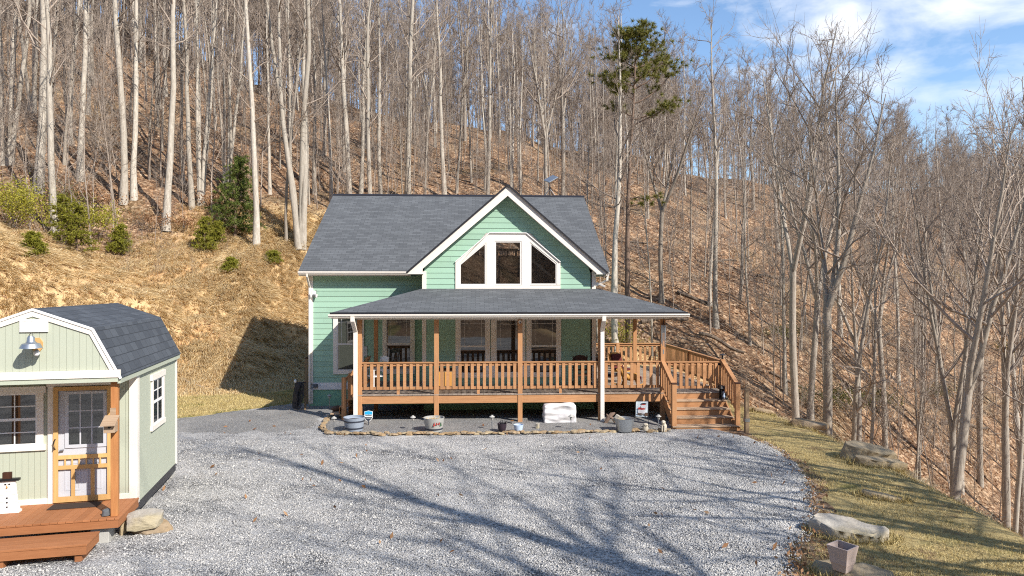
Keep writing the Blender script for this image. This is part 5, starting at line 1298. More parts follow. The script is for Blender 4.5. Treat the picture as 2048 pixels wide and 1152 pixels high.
t = thing('rocking_horse', 'light orange wooden rocking horse behind the right railing bay', 'rocking horse', HF.W(HF.u(1262, .9), .9, DZ+.003), HA)
mb = MB(); mb.tube([(-.28, 0, .42), (0, 0, .38), (.2, 0, .42)], [.12, .13, .11], 12); mb.tube([(-.24, 0, .45), (-.36, 0, .68), (-.34, 0, .74)], [.1, .075, .06], 10); mb.tube([(-.34, 0, .72), (-.50, 0, .62)], [.07, .045], 10); mb.build('body', M['honey'], t, smooth=True)
for sx, ex in ((-.2, -.3), (.15, .26)):
    for s in (-1, 1): MB().tube([(sx, s*.07, .38), (ex, s*.13, .08)], [.04, .028], 8).build('leg', M['honey'], t)
for s in (-1, 1): MB().tube([(-.55, s*.14, .16), (-.3, s*.14, .06), (0, s*.14, .03), (.3, s*.14, .06), (.5, s*.14, .15)], .025, 8).build('rocker', M['honey'], t, smooth=True)
MB().tube([(.2, 0, .45), (.34, 0, .38), (.36, 0, .2)], [.03, .035, .01], 8).build('tail', M['maroon'], t)
# satellite dish on the ridge
ud, zd = HF.L(1101, 391, VRG); t = thing('satellite_dish', 'small grey satellite dish on a tripod behind the roof ridge', 'satellite dish', HF.W(ud, VRG+.25, zRG-.15), HA)
MB().tube([(0, 0, .0), (0, 0, .9)], .022, 8).build('mast', M['darkmetal'], t)
for a, b in ((-.42, .1), (.42, .1), (0, .5)): MB().tube([(0, 0, .52), (a, b, -.05-.58*b+.1)], .016, 8).build('tripod_leg', M['metal'], t)
MB().box(-.035, .035, -.035, .035, .5, .6).build('clamp', M['black'], t)
o = MB().box(-.30, .30, -.19, .19, -.025, .025).build('dish', M['metal'], t, bevel=.02); o.location = (.05, 0, .98); o.rotation_euler = (.45, -.5, .5)
# ---------------------------------------------------------------- boulders and planter on the lawn
def lawn_rock(name, label, px, py, z, size, seed, mat, rz, tilt, **kw):
    d = (CAMH-z)*F/(py-576); return rock(name, label, 'boulder', ((px-1024)/F*d, d, z), size, seed, mat, rz, tilt, **kw)
lawn_rock('boulder', 'big layered tan boulder shaded on the lawn edge below two slim trees', 1738, 910, .06, (.78, .52, .24), 31, 'rock', -.25, (.12, .15), rough=.13, bev=.04, n=34, flat=.6)
lawn_rock('boulder_ledge', 'lower ledge of tan rock lying under the big layered boulder', 1755, 926, .0, (.72, .34, .13), 32, 'rock', -.15, (.02, .1), rough=.06, bev=.03)
lawn_rock('boulder', 'long pale boulder crossed by a shadow behind the taupe planter', 1702, 1068, -.02, (.78, .40, .22), 33, 'rock_white', -.3, (.12, .12), rough=.16, bev=.06, n=40, flat=.5)
lawn_rock('flat_boulder', 'flat tan slab under the taupe square planter', 1708, 1148, -.01, (.66, .36, .09), 34, 'rock', -.35, (.03, .06), rough=.08, bev=.03)
lawn_rock('flat_boulder', 'low pale golden boulder on the grassy brink beyond the stairs', 1618, 848, .02, (.66, .34, .12), 35, 'rock_gold', -.3, (.02, .1), rough=.12, bev=.04, n=34, flat=.5)
lawn_rock('flat_rock', 'thin dark edged rock sunk in the brink beyond the lawn post', 1525, 820, .02, (.45, .2, .05), 36, 'rock_gold', -.35, (.02, .15), rough=.06)
lawn_rock('flat_rock', 'narrow flat rock half sunk in the lawn between the boulders', 1765, 993, .0, (.55, .16, .06), 37, 'rock', -.55, (.03, .1), rough=.06)
bt = []
for o_ in [o for o in COL.objects if o.get('category') == 'boulder']:
    R = max(o_.dimensions.x, o_.dimensions.y)*.5; R2_ = min(o_.dimensions.x, o_.dimensions.y)*.5
    for k in range(150):
        a = rng.uniform(0, 6.28); q = rng.uniform(.9, 1.15); c, s_ = cos(o_.rotation_euler.z), sin(o_.rotation_euler.z); lx, ly = R*q*cos(a), R2_*q*sin(a); bt.append((o_.location.x+lx*c-ly*s_, o_.location.y+lx*s_+ly*c))
bt = np.repeat(np.array(bt), 9, 0) + RNG.normal(size=(len(bt)*9, 2))*.03
P_ = np.stack([bt[:, 0], bt[:, 1], hgt(bt[:, 0], bt[:, 1])-.01], 1)
o = blades('boulder_grass', P_, unit(np.array([0, 0, .9]) + RNG.normal(size=P_.shape)*.4), RNG.uniform(.07, .22, len(P_)), np.full(len(P_), .009), M['lawnblade'], RNG.normal(size=P_.shape)*.4)
tag(o, 'longer grass growing against the boulders on the lawn', 'grass', kind='stuff')
d = (CAMH-.1)*F/(1140-576); x = (1685-1024)/F*d
t = thing('square_planter', 'tapered taupe square planter standing on the flat slab', 'planter', (x, d, .10), .62)
b0, b1, hh = .10, .165, .38
def sq(r, z): return [(-r, -r, z), (r, -r, z), (r, r, z), (-r, r, z)]
mb = MB(); mb.add(sq(b0, 0)+sq(b1, hh)+sq(b1-.018, hh)+sq(b0+.03, hh-.26), [(3, 2, 1, 0)]+[(i, (i+1) % 4, 4+(i+1) % 4, 4+i) for i in range(4)]+[(4+i, 4+(i+1) % 4, 8+(i+1) % 4, 8+i) for i in range(4)]+[(8+i, 8+(i+1) % 4, 12+(i+1) % 4, 12+i) for i in range(4)])
mb.build('planter_box', M['clay'], t); MB().box(-.13, .13, -.13, .13, .23, .25).build('soil', M['soil'], t)
mb = MB()
for k in range(14): mb.beam((rng.uniform(-.1, .1), rng.uniform(-.1, .1), .24), (rng.uniform(-.11, .11), rng.uniform(-.11, .11), .31), .008, .006)
mb.build('dead_stems', M['bronze'], t)
# ---------------------------------------------------------------- shrubs and pines
def needle_tufts(C, Dr, n, L, w, up=.2):
    m = len(C); P = np.repeat(C, n, 0); D = unit(np.repeat(Dr, n, 0)*.55 + RNG.normal(size=(m*n, 3))*.75 + np.array([0, 0, up])); l = L*RNG.uniform(.6, 1.15, m*n)
    s = unit(np.cross(D, RNG.normal(size=D.shape)))*w; T = P+D*l[:, None]
    V = np.stack([P-s, P+s, T], 1).reshape(-1, 3); i = np.arange(m*n)*3
    return V, np.stack([i, i+1, i+2], 1)
def pine_tree(label, base, boughs, Ht, r0, mat, tuft=26, nl=.22, name='pine_tree', lean=0.):
    """boughs: (height, azimuth, length, droop, spread, count)"""
    t = thing(name, label, 'tree', base); rng = np.random.default_rng(int(Ht*100))
    p = grow(rng, np.zeros(3), np.array([lean, 0, 1.]), Ht, 12, np.zeros(3), .02); T = [(p, r0*(np.linspace(1, .16, 12)), 9)]; B = []; C = []; Dr = []
    for h, az, L, dr, sp, n in boughs:
        k = min(int(h/Ht*11), 10); f = h/Ht*11-k; q = p[k]*(1-f)+p[k+1]*f
        b = grow(rng, q, np.array([cos(az), sin(az), dr]), L, 8, np.array([0, 0, .12]), .12); B.append((b, np.linspace(min(.055, r0*.45)*min(1, L/2), .012, 8), 5))
        for _ in range(n):
            s = 1-.62*rng.random()**1.3; k2 = min(int(s*7), 6); c = b[k2]+(b[k2+1]-b[k2])*(s*7-k2)
            off = rng.normal(size=3)*np.array([sp, sp, sp*.24]); C.append(c+off); Dr.append(off/(np.linalg.norm(off)+1e-6)*.7+np.array([cos(az), sin(az), .3])*.5)
            if rng.random() < .35: B.append((np.array([c, c+off*.5, c+off]), np.array([.012, .009, .006]), 3))
    V, Q = poly_tubes(T+B); np_obj('trunk', V, Q, None, M['pinebark'], t)
    V, tr = needle_tufts(np.array(C), np.array(Dr), tuft, nl, .016); np_obj('crown', V, None, tr, M[mat], t, smooth=False); return t
d = 40.; x, y, _ = at(1258, 600, d); zg = H(x, y); HT = at(1262, 52, d)[2]-zg
def hz(py): return at(1258, py, d)[2]-zg
pb = []
R2 = random.Random(3)
for py, L, az, dr, sp, n in ((392, 1.7, .1, .25, .26, 26), (408, 1.4, -.2, .1, .2, 14), (245, 2.8, .05, .18, .34, 40), (232, 2.2, -.3, .1, .3, 24), (225, 1.8, 3.0, .35, .3, 20), (200, 3.2, .0, .3, .36, 48), (192, 1.6, 3.2, .3, .35, 26), (182, 1.9, 2.6, .35, .4, 34), (170, 2.6, .25, .3, .35, 36), (165, 1.9, 3.4, .3, .4, 34), (160, 2.2, -1.2, .3, .4, 30), (150, 2.4, .1, .3, .4, 44), (145, 1.9, 2.8, .45, .42, 44), (140, 1.8, 1.3, .4, .4, 34), (128, 2.2, .3, .35, .4, 44), (125, 1.8, 3.3, .4, .42, 44), (115, 1.7, -1.4, .4, .42, 40), (105, 1.8, .1, .5, .42, 50), (100, 1.5, 2.8, .5, .42, 50), (92, 1.4, 1.6, .55, .42, 44), (85, 1.4, -.6, .6, .42, 50), (80, 1.2, 3.4, .7, .42, 50), (72, 1.1, .6, .9, .4, 50), (66, .9, 2.4, 1.1, .4, 44), (62, .8, 4.5, 1.3, .36, 40)):
    pb.append((min(hz(py), HT*.97), az, L*(1.12 if cos(az) > .8 else .88), dr, sp, int(n*.62)))
pine_tree('tall slim pine with tufted dark crown rising behind the right porch end', (x, y, zg-.1), pb, HT, .19, 'needle', 42, .30)
ALLT.append((x, y))
def bush_pine(label, px, py, d, h, r, mat, n=46, name='young_pine', tuft=22, nl=.14, sp=.16):
    x, y, _ = at(px, py, d); z = H(x, y); bg = []
    for k in range(n):
        f = (k+.5)/n; hh = h*(.06+.9*f); L = r*(1-f)**.75*random.uniform(.55, 1.2)+.06; bg.append((hh, random.uniform(0, 6.28), L, .35+.4*f, sp*(1-.4*f), int(6+9*(1-f))))
    pine_tree(label, (x, y, z-.05), bg, h, .035*h/2, mat, tuft, nl, name); ALLT.append((x, y))
def gp(px, py, dflt=34): 
    g = ray_ground(px, py); return dflt if g is None else g[1]
bush_pine('dense dark white pine among pale trunks left of the house roof', 470, 478, gp(470, 478), (478-308)/F*gp(470, 478), 1.6, 'needle_dark', 64, 'white_pine', 34, .22, .36)
bush_pine('second smaller pine standing in front of the dense white pine', 432, 462, gp(428, 470)-1, 1.5, .5, 'needle_yel', 40)
for px, py, h, r, lab in ((410, 505, 1.5, .42, 'small yellow green pine on the bank below the white pines'), (238, 512, 1.3, .4, 'small yellow green pine right of the laurel thicket'), (68, 516, 1.05, .32, 'small pine seedling on the bank at the far left'), (463, 545, .55, .22, 'tiny pine seedling alone on the orange bank face'), (545, 528, .5, .22, 'tiny pine seedling near the top of the bank by the house'), (155, 512, 2.2, .8, 'bushy yellow green pine at the front of the laurel thicket'), (122, 500, 2.3, .75, 'bushy yellow green pine left of its twin in the laurel thicket')):
    bush_pine(lab, px, py, gp(px, py), h*1.2*gp(px, py)/33, r*1.2*gp(px, py)/33, 'needle_yel', 44)
def shrub(label, px, py, w, h, mat, n, leaf, name='laurel_shrub', d=None, stems=9, cat='shrub'):
    g = d or gp(px, py); x, y, _ = at(px, py, g); z = H(x, y); t = thing(name, label, cat, (x, y, z)); rng = np.random.default_rng(int(px*7+py))
    S = []; C = []
    for k in range(stems):
        a = rng.uniform(0, 6.28); rr = w*.5*rng.uniform(.2, 1); q = grow(rng, np.array([cos(a)*rr*.3, sin(a)*rr*.3, -.1]), np.array([cos(a)*rr, sin(a)*rr, h*rng.uniform(.6, 1.1)]), h*rng.uniform(.7, 1.05), 6, np.zeros(3), .16)
        S.append((q, np.linspace(.02, .006, 6), 4)); C += [q[3]*.4+q[4]*.6, q[4], q[5]]
    C = np.array(C); P = np.repeat(C, n//len(C)+1, 0); P = P + RNG.normal(size=P.shape)*np.array([w*.13, w*.13, h*.13]); k = P[:, 2] > -.05; P = P[k]
    V, Q = poly_tubes(S); np_obj('stems', V, Q, None, M['twig'], t); V, q = leaf_cloud(P, leaf, .5); np_obj('foliage', V, q, None, M[mat], t, smooth=False); return t
for px, py, w, h, mt, lab in ((25, 455, 2.6, 1.9, 'laurel_yel', 'yellow green laurel shrub at the left edge above the bank'), (85, 470, 2.2, 1.9, 'laurel_yel', 'yellow laurel shrub under the thickest pale trunk'), (135, 455, 2.4, 1.9, 'laurel', 'darker laurel shrub behind the bushy yellow pines'), (185, 480, 2.0, 1.6, 'laurel_yel', 'yellow laurel shrub at the right end of the thicket')):
    shrub(lab, px, py, w*1.3, h*1.3, mt, 2600, .13)
for px, py, w, h, lab in ((215, 420, 2.6, 1.5, 'rust leaved oak shrub behind the laurel thicket'), (165, 405, 2.2, 1.3, 'rust leaved oak shrub between the two left trunks'), (300, 455, 2.2, 1.2, 'rust brown leafy shrub left of the leaning pale trunk'), (365, 462, 1.8, 1.1, 'rust brown leafy shrub right of the leaning pale trunk'), (428, 420, 1.5, 1.4, 'rust leaved oak sapling in front of the white pine'), (120, 415, 2., 1.2, 'rust leaved shrub at the foot of the thickest pale trunk'), (15, 420, 2.0, 1.3, 'rust leaved shrub at the left edge behind the laurel')):
    shrub(lab, px, py, w, h, 'oakleaf', 520, .15, 'oak_shrub')
for px, py, w, h, d, lab in ((1640, 822, 3.0, 1.7, ray_ground(1640, 822, 27)[1], 'green laurel shrub below the lawn brink left of the big forked tree'), (1700, 838, 3.2, 1.9, ray_ground(1700, 838, 27)[1], 'green laurel shrub around the feet of two slim trees'), (1755, 820, 2.8, 1.6, ray_ground(1755, 820, 27)[1], 'green laurel shrub on the slope right of the slim trees'), (1560, 640, 2.6, .9, 44, 'dull green laurel shrub higher on the hillside by a leaning stem'), (1870, 745, 2.6, 1.2, 46, 'green laurel shrub lower on the hillside near a fallen log'), (2020, 620, 3.4, 1.6, 58, 'dark green laurel shrub at the right edge of the hillside'), (1228, 660, 2.8, 2.2, 40, 'bright green shrub seen through the porch right of the house'), (1795, 915, 1.4, .7, 21, 'pale green shrub on the brink right of the layered boulder')):
    shrub(lab, px, py, w, h, 'laurel' if d != 40 else 'laurel_yel', 1100, .13, d=d)

# ---------------------------------------------------------------- hero trees
def hero(key, px, base, h, fat, label, d=None, rz=None, name='bare_tree'):
    if d is None: g = ray_ground(px, base); d = g[1] if g else 45
    x = (px-1024)/F*d; plant(key, x, d, H(x, d), h, fat, rz, label, None, name)
hero('poplar0', 77, 385, 27, .95, 'thickest straight pale trunk above the laurel thicket')
hero('thin0', 104, 345, 19, 1.1, 'thin pale trunk right beside the thickest pale trunk')
hero('poplar1', 161, 362, 24, .8, 'straight pale trunk above the rust leaved oak shrubs')
hero('multi0', 12, 330, 22, .9, 'grey multi stemmed tree at the left edge')
hero('poplar2', 247, 408, 25, .85, 'pale trunk forming the left of a close pair above the bank')
hero('poplar3', 268, 400, 24, .75, 'pale trunk forming the right of a close pair above the bank')
hero('poplar2', 332, 462, 25, .85, 'thick leaning pale tree with low forked limbs at the bank top', rz=3.6)
hero('poplar1', 384, 418, 22, .75, 'slim pale trunk left of the dense white pine')
hero('multi1', 400, 410, 22, .7, 'cluster of grey stems just left of the dense white pine')
hero('poplar3', 513, 492, 24, .75, 'straight clean pale trunk right of the dense white pine')
hero('thin1', 573, 488, 20, 1., 'thin pale trunk between the clean trunk and the house roof')
hero('multi1', 604, 498, 24, 1.05, 'forked clump of grey stems beside the roof left corner')
hero('poplar2', 698, 0, 24, .85, 'pale pair of trunks behind the left of the roof', d=52)
hero('thin2', 748, 0, 17, 1., 'crooked slim trunk behind the left half of the roof', d=60)
hero('poplar0', 815, 0, 25, .9, 'strong straight trunk with dark knots above the roof middle', d=52)
hero('poplar1', 889, 0, 22, .8, 'grey trunk above the roof left of the gable peak', d=54)
hero('thin0', 913, 0, 21, 1.1, 'slim trunk in the close group left of the gable peak', d=57)
hero('thin1', 943, 0, 20, 1., 'slimmest trunk in the close group left of the gable peak', d=60)
hero('poplar3', 976, 0, 22, .72, 'tall trunk directly above the gable peak', d=53)
hero('oak0', 1126, 0, 20, .8, 'dark forked tree behind the satellite dish', d=62)
hero('poplar2', 1233, 0, 20.5, .95, 'pale trunk just left of the tall pine', d=39)
hero('thin2', 1195, 0, 14, 1., 'thin crooked tree at the roof right edge', d=41)
hero('thin0', 1305, 0, 12, 1.1, 'forked pale sapling right of the tall pine behind the porch', d=40)
hero('poplar1', 1432, 655, 20, .8, 'bare tree on the slope above the right deck railing')
hero('thin1', 1480, 600, 16, 1.3, 'dark leaning tree on the slope above the deck corner')
hero('thin2', 1500, 690, 13, 1.2, 'thin tree standing on the slope right of the deck corner')
hero('oak1', 1592, 0, 20, .75, 'tall bare oak with a nest high in its crown', d=33)
hero('oakS', 1655, 842, 17.5, .85, 'big forked tree with spreading crown below the lawn brink', d=27.5)
hero('thin1', 1708, 872, 14, 1.5, 'slim tree left of two in front of the laurel below the lawn', d=25.5)
hero('thin2', 1731, 880, 13, 1.2, 'slim tree right of two in front of the laurel below the lawn', d=25)
hero('lean0', 1876, 950, 18, .75, 'pale thick trunk leaning right below the boulder lawn', d=22, rz=.1)
hero('oak1', 1900, 900, 18, .55, 'darker stem behind the pale thick leaning trunk', d=24, rz=2.)
hero('thin0', 1838, 760, 16, 1.3, 'thin tree on the slope left of the pale leaning trunk', d=40)
hero('oak0', 2010, 880, 22, .65, 'bare spreading tree at the right edge of the hillside', d=30)
hero('oak2', 1960, 0, 19, .65, 'bare grey tree between the leaning trunk and the right edge', d=40)
hero('oak1', 1770, 0, 17.5, .7, 'wide crowned bare tree left of the leaning trunk', d=38)
# trees beyond the frame on the sunny side; their shadows cross the gravel
for i, (x, y, key, h, f) in enumerate(((13.6, .8, 'open1', 31, .85), (12.7, -2., 'open0', 30, 1.2), (19.6, 5.2, 'oak0', 25, 1.), (14.2, 12.5, 'open0', 17, 1.), (13.2, 7.5, 'open0', 20, 1.1), (17, 4.5, 'open0', 23, 1.3), (12.5, -4.5, 'open0', 20, 1.2), (19, -1., 'open1', 26, 1.5), (21, 12, 'open1', 23, 1.2), (15.5, -9, 'open1', 27, 1.3), (14.6, -3.2, 'open1', 28, .85), (12.6, -9, 'open1', 26, 1.2), (18.5, -6, 'open1', 30, 1.3), (14.6, 18, 'open0', 16, .9), (17.5, 21.5, 'poplar1', 20, .9), (17.8, 9.5, 'multi0', 25, .9), (19.5, 15.5, 'oak1', 22, .9))):
    plant(key, x, y, H(x, y), h, f, None, 'bare tree on the slope beside the drive, outside the view', 'bare trees beside the drive')
# ---------------------------------------------------------------- forest
def clear(x, y, r): return all((x-a)**2+(y-b)**2 > r*r for a, b in ALLT)
FR = random.Random(21); n = 0; tries = 0
while n < 243 and tries < 12000:
    tries += 1; px = FR.uniform(-140, 2200); d = 27*math.exp(FR.random()**.8*1.22); x = (px-1024)/F*d
    s = float(sdf(np.array([x]), np.array([d]), PAD)[0])
    if x < 4 and s < (13.5 if px < 620 else 7): continue
    if x >= 4 and (s < 6.5 or (d < 44 and FR.random() < .62)): continue
    if 600 < px < 1215 and d < 47: continue
    if 1180 < px < 1420 and d < 37: continue
    if not clear(x, d, 1.0+d*.013): continue
    left = px < 620; mid = 620 <= px < 1250
    if left: key = FR.choice(['poplar0', 'poplar1', 'poplar3', 'thin0', 'thin1', 'thin2', 'multi0', 'thin0', 'thin1']); h = FR.uniform(17, 26); f = FR.uniform(.55, 1.05)
    elif mid: key = FR.choice(['poplar0', 'poplar1', 'poplar3', 'thin0', 'thin1', 'thin2', 'multi1', 'oak0']); h = FR.uniform(14, 21); f = FR.uniform(.55, .9)
    else: key = FR.choice(['thin0', 'thin1', 'thin2', 'thin0', 'thin1', 'poplar3', 'oak1', 'poplar2', 'poplar0']); h = FR.uniform(11, 17.5); f = FR.uniform(.6, 1.0)
    if not mid and key[:3] == 'oak': h *= .9
    lab, grp = (('pale bare tree in the forest on the slope above the bank', 'bare trees on the slope above the bank') if left else ('grey bare tree on the leaf covered hill behind the house roof', 'bare trees on the hill behind the house') if mid else ('thin bare tree on the hillside right of the house', 'bare trees on the hillside right of the house'))
    plant(key, x, d, H(x, d), h, f, None, lab, grp); n += 1
# fallen logs
for px, py, L, a, lab in ((1930, 850, 6, -.75, 'fallen dark log sloping down the hillside right of the leaning trunk'), (1560, 560, 5, -.6, 'fallen log on the hillside above the deck corner'), (1330, 640, 3.6, -.5, 'fallen log on the hillside behind the wind chime'), (1800, 700, 5, -.7, 'long fallen log halfway up the right hillside')):
    g = ray_ground(px, py, 23)
    if g is None: continue
    x, y, z = g; dx, dy = cos(a), -sin(a)*.5; mb = MB(); pts = [Vector((dx*s*L, dy*s*L, H(x+dx*s*L, y+dy*s*L)-z+.1)) for s in np.linspace(-.5, .5, 7)]
    mb.tube(pts, [.14, .14, .13, .12, .11, .09, .06], 8); o = mb.build('fallen_log', M['trunkdead'], None, smooth=True); o.location = (x, y, z); tag(o, lab, 'fallen log')
rl = random.Random(9); nl_ = 0
while nl_ < 16:
    px, py = rl.uniform(640, 2000), rl.uniform(300, 800); g = ray_ground(px, py, 30)
    if g is None or g[1] > 90 or (px < 1230 and g[1] < 48): continue
    x, y, z = g; L = rl.uniform(2.5, 6); a = rl.uniform(-1., .5); dx, dy = cos(a), sin(a)*.6; pts = [Vector((dx*s*L, dy*s*L, H(x+dx*s*L, y+dy*s*L)-z+.08)) for s in np.linspace(-.5, .5, 7)]
    mb = MB(); r = rl.uniform(.07, .14); mb.tube(pts, [r, r, r*.95, r*.9, r*.8, r*.7, r*.5], 8); o = mb.build('fallen_log', M['trunkdead'], None, smooth=True); o.location = (x, y, z); nl_ += 1
    tag(o, 'thin fallen log lying among leaves on the wooded hillside', 'fallen log', 'fallen logs on the hillside')
for px, py, L, lab in ((385, 770, 1.7, 'bare fallen branch lying on the bank beside the shed'), (30, 490, 2.2, 'dead branch lying at the top of the bank above the shed roof'), (500, 480, 1.6, 'broken dead branch leaning below the white pine')):
    g = ray_ground(px, py, 12); x, y, z = g; pts = [Vector((s*L*.7, -s*L*.35, H(x+s*L*.7, y-s*L*.35)-z+.06)) for s in np.linspace(-.5, .5, 6)]
    mb = MB(); mb.tube(pts, [.012, .02, .025, .03, .032, .034], 6); mb.tube([pts[2], pts[2]+Vector((-.3, -.05, .22))], [.015, .006], 5); o = mb.build('fallen_branch', M['twig'], None, smooth=True); o.location = (x, y, z); tag(o, lab, 'branch')
# stuff: saplings, brush and far woodland, merged meshes
def scatter(name, label, cat, tmpl, pts, mat):
    """one object of many instances: points with a turn, a lean and a size, filled by geometry nodes"""
    rng = np.random.default_rng(5); P = np.array([(a, b, c-.05) for a, b, c, _, _ in pts]); n = len(P)
    me = bpy.data.meshes.new(name); me.vertices.add(n); me.vertices.foreach_set('co', P.astype(np.float32).ravel())
    def vec(k, A):
        at_ = me.attributes.new(k, 'FLOAT_VECTOR', 'POINT'); at_.data.foreach_set('vector', np.asarray(A, np.float32).ravel())
    vec('turn', np.stack([rng.normal(size=n)*.05, rng.normal(size=n)*.05, rng.uniform(0, 6.28, n)], 1))
    vec('size', [(h*f/10, h*f/10, h/10) for _, _, _, h, f in pts])
    o = link(bpy.data.objects.new(name, me)); col = bpy.data.collections.new(name+'_kinds')
    for V, Q in tmpl:
        q = np_obj(name+'_stem', V, Q, None, mat); COL.objects.unlink(q); col.objects.link(q)
    g = bpy.data.node_groups.new(name, 'GeometryNodeTree'); g.interface.new_socket('Geometry', in_out='INPUT', socket_type='NodeSocketGeometry'); g.interface.new_socket('Geometry', in_out='OUTPUT', socket_type='NodeSocketGeometry')
    gi = g.nodes.new('NodeGroupInput'); go = g.nodes.new('NodeGroupOutput'); ip = g.nodes.new('GeometryNodeInstanceOnPoints'); ci = g.nodes.new('GeometryNodeCollectionInfo')
    ci.inputs['Collection'].default_value = col; ci.inputs['Separate Children'].default_value = True; ci.inputs['Reset Children'].default_value = True; ip.inputs['Pick Instance'].default_value = True
    def nat(k):
        a = g.nodes.new('GeometryNodeInputNamedAttribute'); a.data_type = 'FLOAT_VECTOR'; a.inputs['Name'].default_value = k; return a.outputs['Attribute']
    L_ = g.links.new; L_(gi.outputs[0], ip.inputs['Points']); L_(ci.outputs[0], ip.inputs['Instance']); L_(nat('turn'), ip.inputs['Rotation']); L_(nat('size'), ip.inputs['Scale']); L_(ip.outputs[0], go.inputs[0])
    rv = g.nodes.new('FunctionNodeRandomValue'); rv.data_type = 'INT'; rv.inputs['Min'].default_value = 0 if False else rv.inputs['Min'].default_value
    for s_ in rv.inputs:
        if s_.type == 'INT' and s_.name == 'Max': s_.default_value = len(tmpl)-1
        if s_.type == 'INT' and s_.name == 'Min': s_.default_value = 0
    for s_ in rv.outputs:
        if s_.type == 'INT': L_(s_, ip.inputs['Instance Index'])
    md = o.modifiers.new('fill', 'NODES'); md.node_group = g; return tag(o, label, cat, kind='stuff')
def simp(seed, r0, nb, n2, n3, first, bl, ang, thick, up=.1, gn=.15):
    T, C = tree_lines(seed, 10., r0, first, nb, bl, ang, n2=n2, n3=n3, wob=.04, up=up, gnarl=gn)
    V, Q = poly_tubes([(p, r*thick, 6 if k > 6 else 3) for p, r, k in T+C]); return V, Q
sap = [simp(300+i, .05, 18, 5, 4, .16, .26, 42, .8) for i in range(6)]; far = [simp(330+i, .075, 24, 6, 6, .32, .2, 45, .8) for i in range(7)]
bru = [simp(360+i, .04, 22, 4, 3, .03, .5, 40, .8, .06, .25) for i in range(5)]
SR = np.random.default_rng(77)
def spots(n, p0, p1, d0, d1, h0, h1, smin, f=(.7, 1.3)):
    px = SR.uniform(p0, p1, n*3); d = d0*np.exp(SR.random(n*3)*math.log(d1/d0)); x = (px-1024)/F*d; s = sdf(x, d, PAD); k = (s > smin) & ~((px > 590) & (px < 1215) & (d < 45)) & ~((px > 1180) & (px < 1400) & (d < 34)); k = np.nonzero(k)[0][:n]
    z = hgt(x[k], d[k]); return [(x[i], d[i], z[j], SR.uniform(h0, h1), SR.uniform(*f)) for j, i in enumerate(k)]
scatter('sapling_thicket', 'thin bare saplings and brush covering the wooded hillside', 'saplings', sap, spots(170, -100, 640, 36, 85, 4, 12, 12) + spots(190, 640, 1250, 46, 100, 4, 11, 7) + spots(230, 1200, 2250, 32, 95, 3, 10, 6), M['twig'])
scatter('brush', 'low bare brush on the forest floor', 'brush', bru, spots(130, -100, 640, 34, 60, .8, 2., 9, (1., 1.6)) + spots(120, 640, 1250, 46, 80, .8, 2., 6, (1, 1.6)) + spots(200, 1180, 2250, 25, 80, .8, 2.4, 3.5, (1, 1.6)), M['twig'])
bk = [(x_, y_, H(x_, y_), 14+6*SR.random(), 1.1) for x_, y_ in zip(SR.uniform(-90, 110, 420), -34-110*SR.random(420)**1.2)]
fp = bk + spots(520, -150, 640, 75, 125, 14, 22, 5) + spots(420, 620, 1350, 78, 150, 11, 18, 5) + spots(400, 1200, 2300, 72, 160, 9, 15, 5) + spots(420, 1500, 2400, 160, 310, 7, 10.5, 5)
scatter('far_woodland', 'hazy bare woodland along the far ridge and upper slopes', 'woodland', far, fp, M['twig'])

# ---------------------------------------------------------------- light, sky, camera
sun_dir = Vector((.743*cos(radians(37.4)), -.669*cos(radians(37.4)), sin(radians(37.4)))).normalized()
L = bpy.data.lights.new('sun', 'SUN'); L.energy = 5.0; L.angle = radians(.5); L.color = (1., .94, .86)
so = link(bpy.data.objects.new('sun', L)); so.rotation_euler = sun_dir.to_track_quat('Z', 'Y').to_euler(); so.location = (30, -30, 40)
w = bpy.data.worlds.new('World'); scene.world = w; w.use_nodes = True; nt = w.node_tree
for n_ in list(nt.nodes): nt.nodes.remove(n_)
out = nt.nodes.new('ShaderNodeOutputWorld'); bg = nt.nodes.new('ShaderNodeBackground'); sky = nt.nodes.new('ShaderNodeTexSky'); sky.sky_type = 'NISHITA'; sky.sun_disc = False
sky.sun_elevation = radians(37.4); sky.sun_rotation = math.atan2(.743, -.669); sky.altitude = 800; sky.air_density = 1.15; sky.dust_density = .1; sky.ozone_density = 3.
tc = nt.nodes.new('ShaderNodeTexCoord'); sp = nt.nodes.new('ShaderNodeSeparateXYZ'); nt.links.new(tc.outputs['Generated'], sp.inputs[0])
def mth(op, a, b):
    x = nt.nodes.new('ShaderNodeMath'); x.operation = op
    for k, i in ((a, 0), (b, 1)):
        if isinstance(k, (int, float)): x.inputs[i].default_value = k
        else: nt.links.new(k, x.inputs[i])
    return x.outputs[0]
zz = mth('ADD', mth('MAXIMUM', sp.outputs[2], 0.), .28); cx = mth('DIVIDE', sp.outputs[0], zz); cy = mth('DIVIDE', sp.outputs[1], zz)
cb = nt.nodes.new('ShaderNodeCombineXYZ'); nt.links.new(cx, cb.inputs[0]); nt.links.new(cy, cb.inputs[1])
mp = nt.nodes.new('ShaderNodeMapping'); mp.inputs['Scale'].default_value = (2.6, 3.4, 1); mp.inputs['Rotation'].default_value = (0, 0, .5); mp.inputs['Location'].default_value = (3.1, .6, 0); nt.links.new(cb.outputs[0], mp.inputs[0])
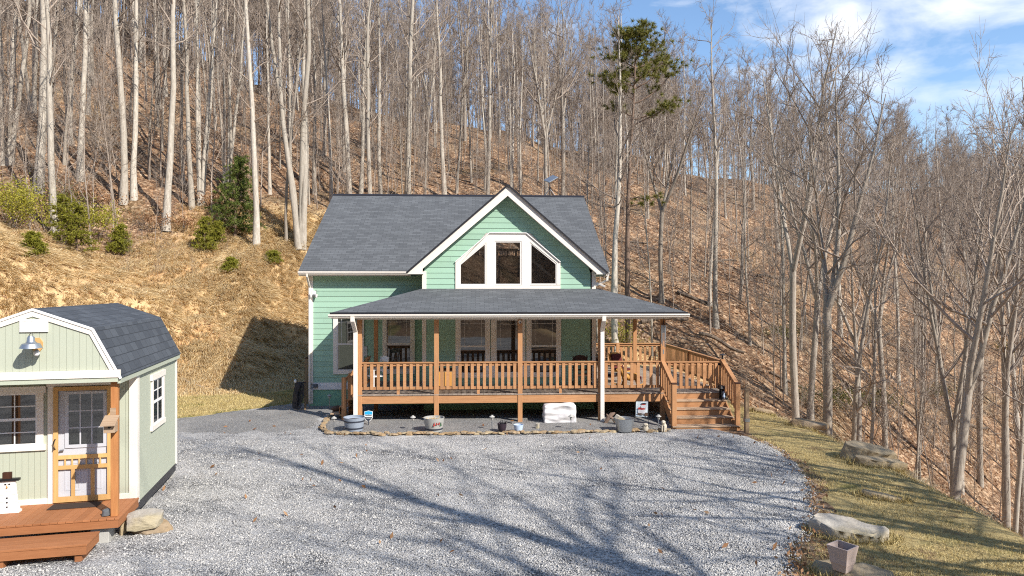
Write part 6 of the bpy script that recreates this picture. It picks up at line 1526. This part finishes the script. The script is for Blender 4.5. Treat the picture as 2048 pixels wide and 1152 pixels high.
nz = nt.nodes.new('ShaderNodeTexNoise'); nz.inputs['Scale'].default_value = 1.1; nz.inputs['Detail'].default_value = 7; nz.inputs['Roughness'].default_value = .55; nz.inputs['Distortion'].default_value = .25; nt.links.new(mp.outputs[0], nz.inputs['Vector'])
bias = mth('MULTIPLY', mth('ADD', sp.outputs[0], -.26), .40); f_ = mth('ADD', nz.outputs['Fac'], mth('MINIMUM', bias, .06)); up_ = nt.nodes.new('ShaderNodeMapRange'); up_.inputs[1].default_value = .17; up_.inputs[2].default_value = .30; nt.links.new(sp.outputs[2], up_.inputs[0])
rp = nt.nodes.new('ShaderNodeValToRGB'); rp.color_ramp.elements[0].position = .50; rp.color_ramp.elements[1].position = .74; nt.links.new(f_, rp.inputs[0])
mx = nt.nodes.new('ShaderNodeMix'); mx.data_type = 'RGBA'; nt.links.new(mth('MULTIPLY', rp.outputs[0], up_.outputs[0]), mx.inputs[0]); hs = nt.nodes.new('ShaderNodeHueSaturation'); hs.inputs['Saturation'].default_value = 1.02; hs.inputs['Value'].default_value = 1.28; nt.links.new(sky.outputs[0], hs.inputs['Color']); nt.links.new(hs.outputs[0], mx.inputs[6]); mx.inputs[7].default_value = (7.6, 7.7, 7.9, 1)
nt.links.new(mx.outputs[2], bg.inputs[0]); bg.inputs[1].default_value = .115; nt.links.new(bg.outputs[0], out.inputs[0])
cam = bpy.data.cameras.new('camera'); co = link(bpy.data.objects.new('camera', cam)); co.location = (0, 0, CAMH); co.rotation_euler = (pi/2, 0, 0); cam.lens = 24; cam.sensor_width = 36; cam.clip_start = .1; cam.clip_end = 2000; scene.camera = co
scene.view_settings.view_transform = 'Standard'; scene.view_settings.look = 'None'; scene.view_settings.exposure = .56; scene.view_settings.gamma = 1
scene.render.engine = 'CYCLES'; scene.cycles.max_bounces = 6; scene.cycles.diffuse_bounces = 3; scene.cycles.transparent_max_bounces = 8
scene.cycles.filter_width = 1.1; scene.cycles.sample_clamp_indirect = 1.5; scene.cycles.caustics_reflective = False; scene.cycles.caustics_refractive = False; scene.cycles.blur_glossy = 1.; scene.cycles.use_adaptive_sampling = False
try: scene.cycles.use_denoising = False
except Exception: pass
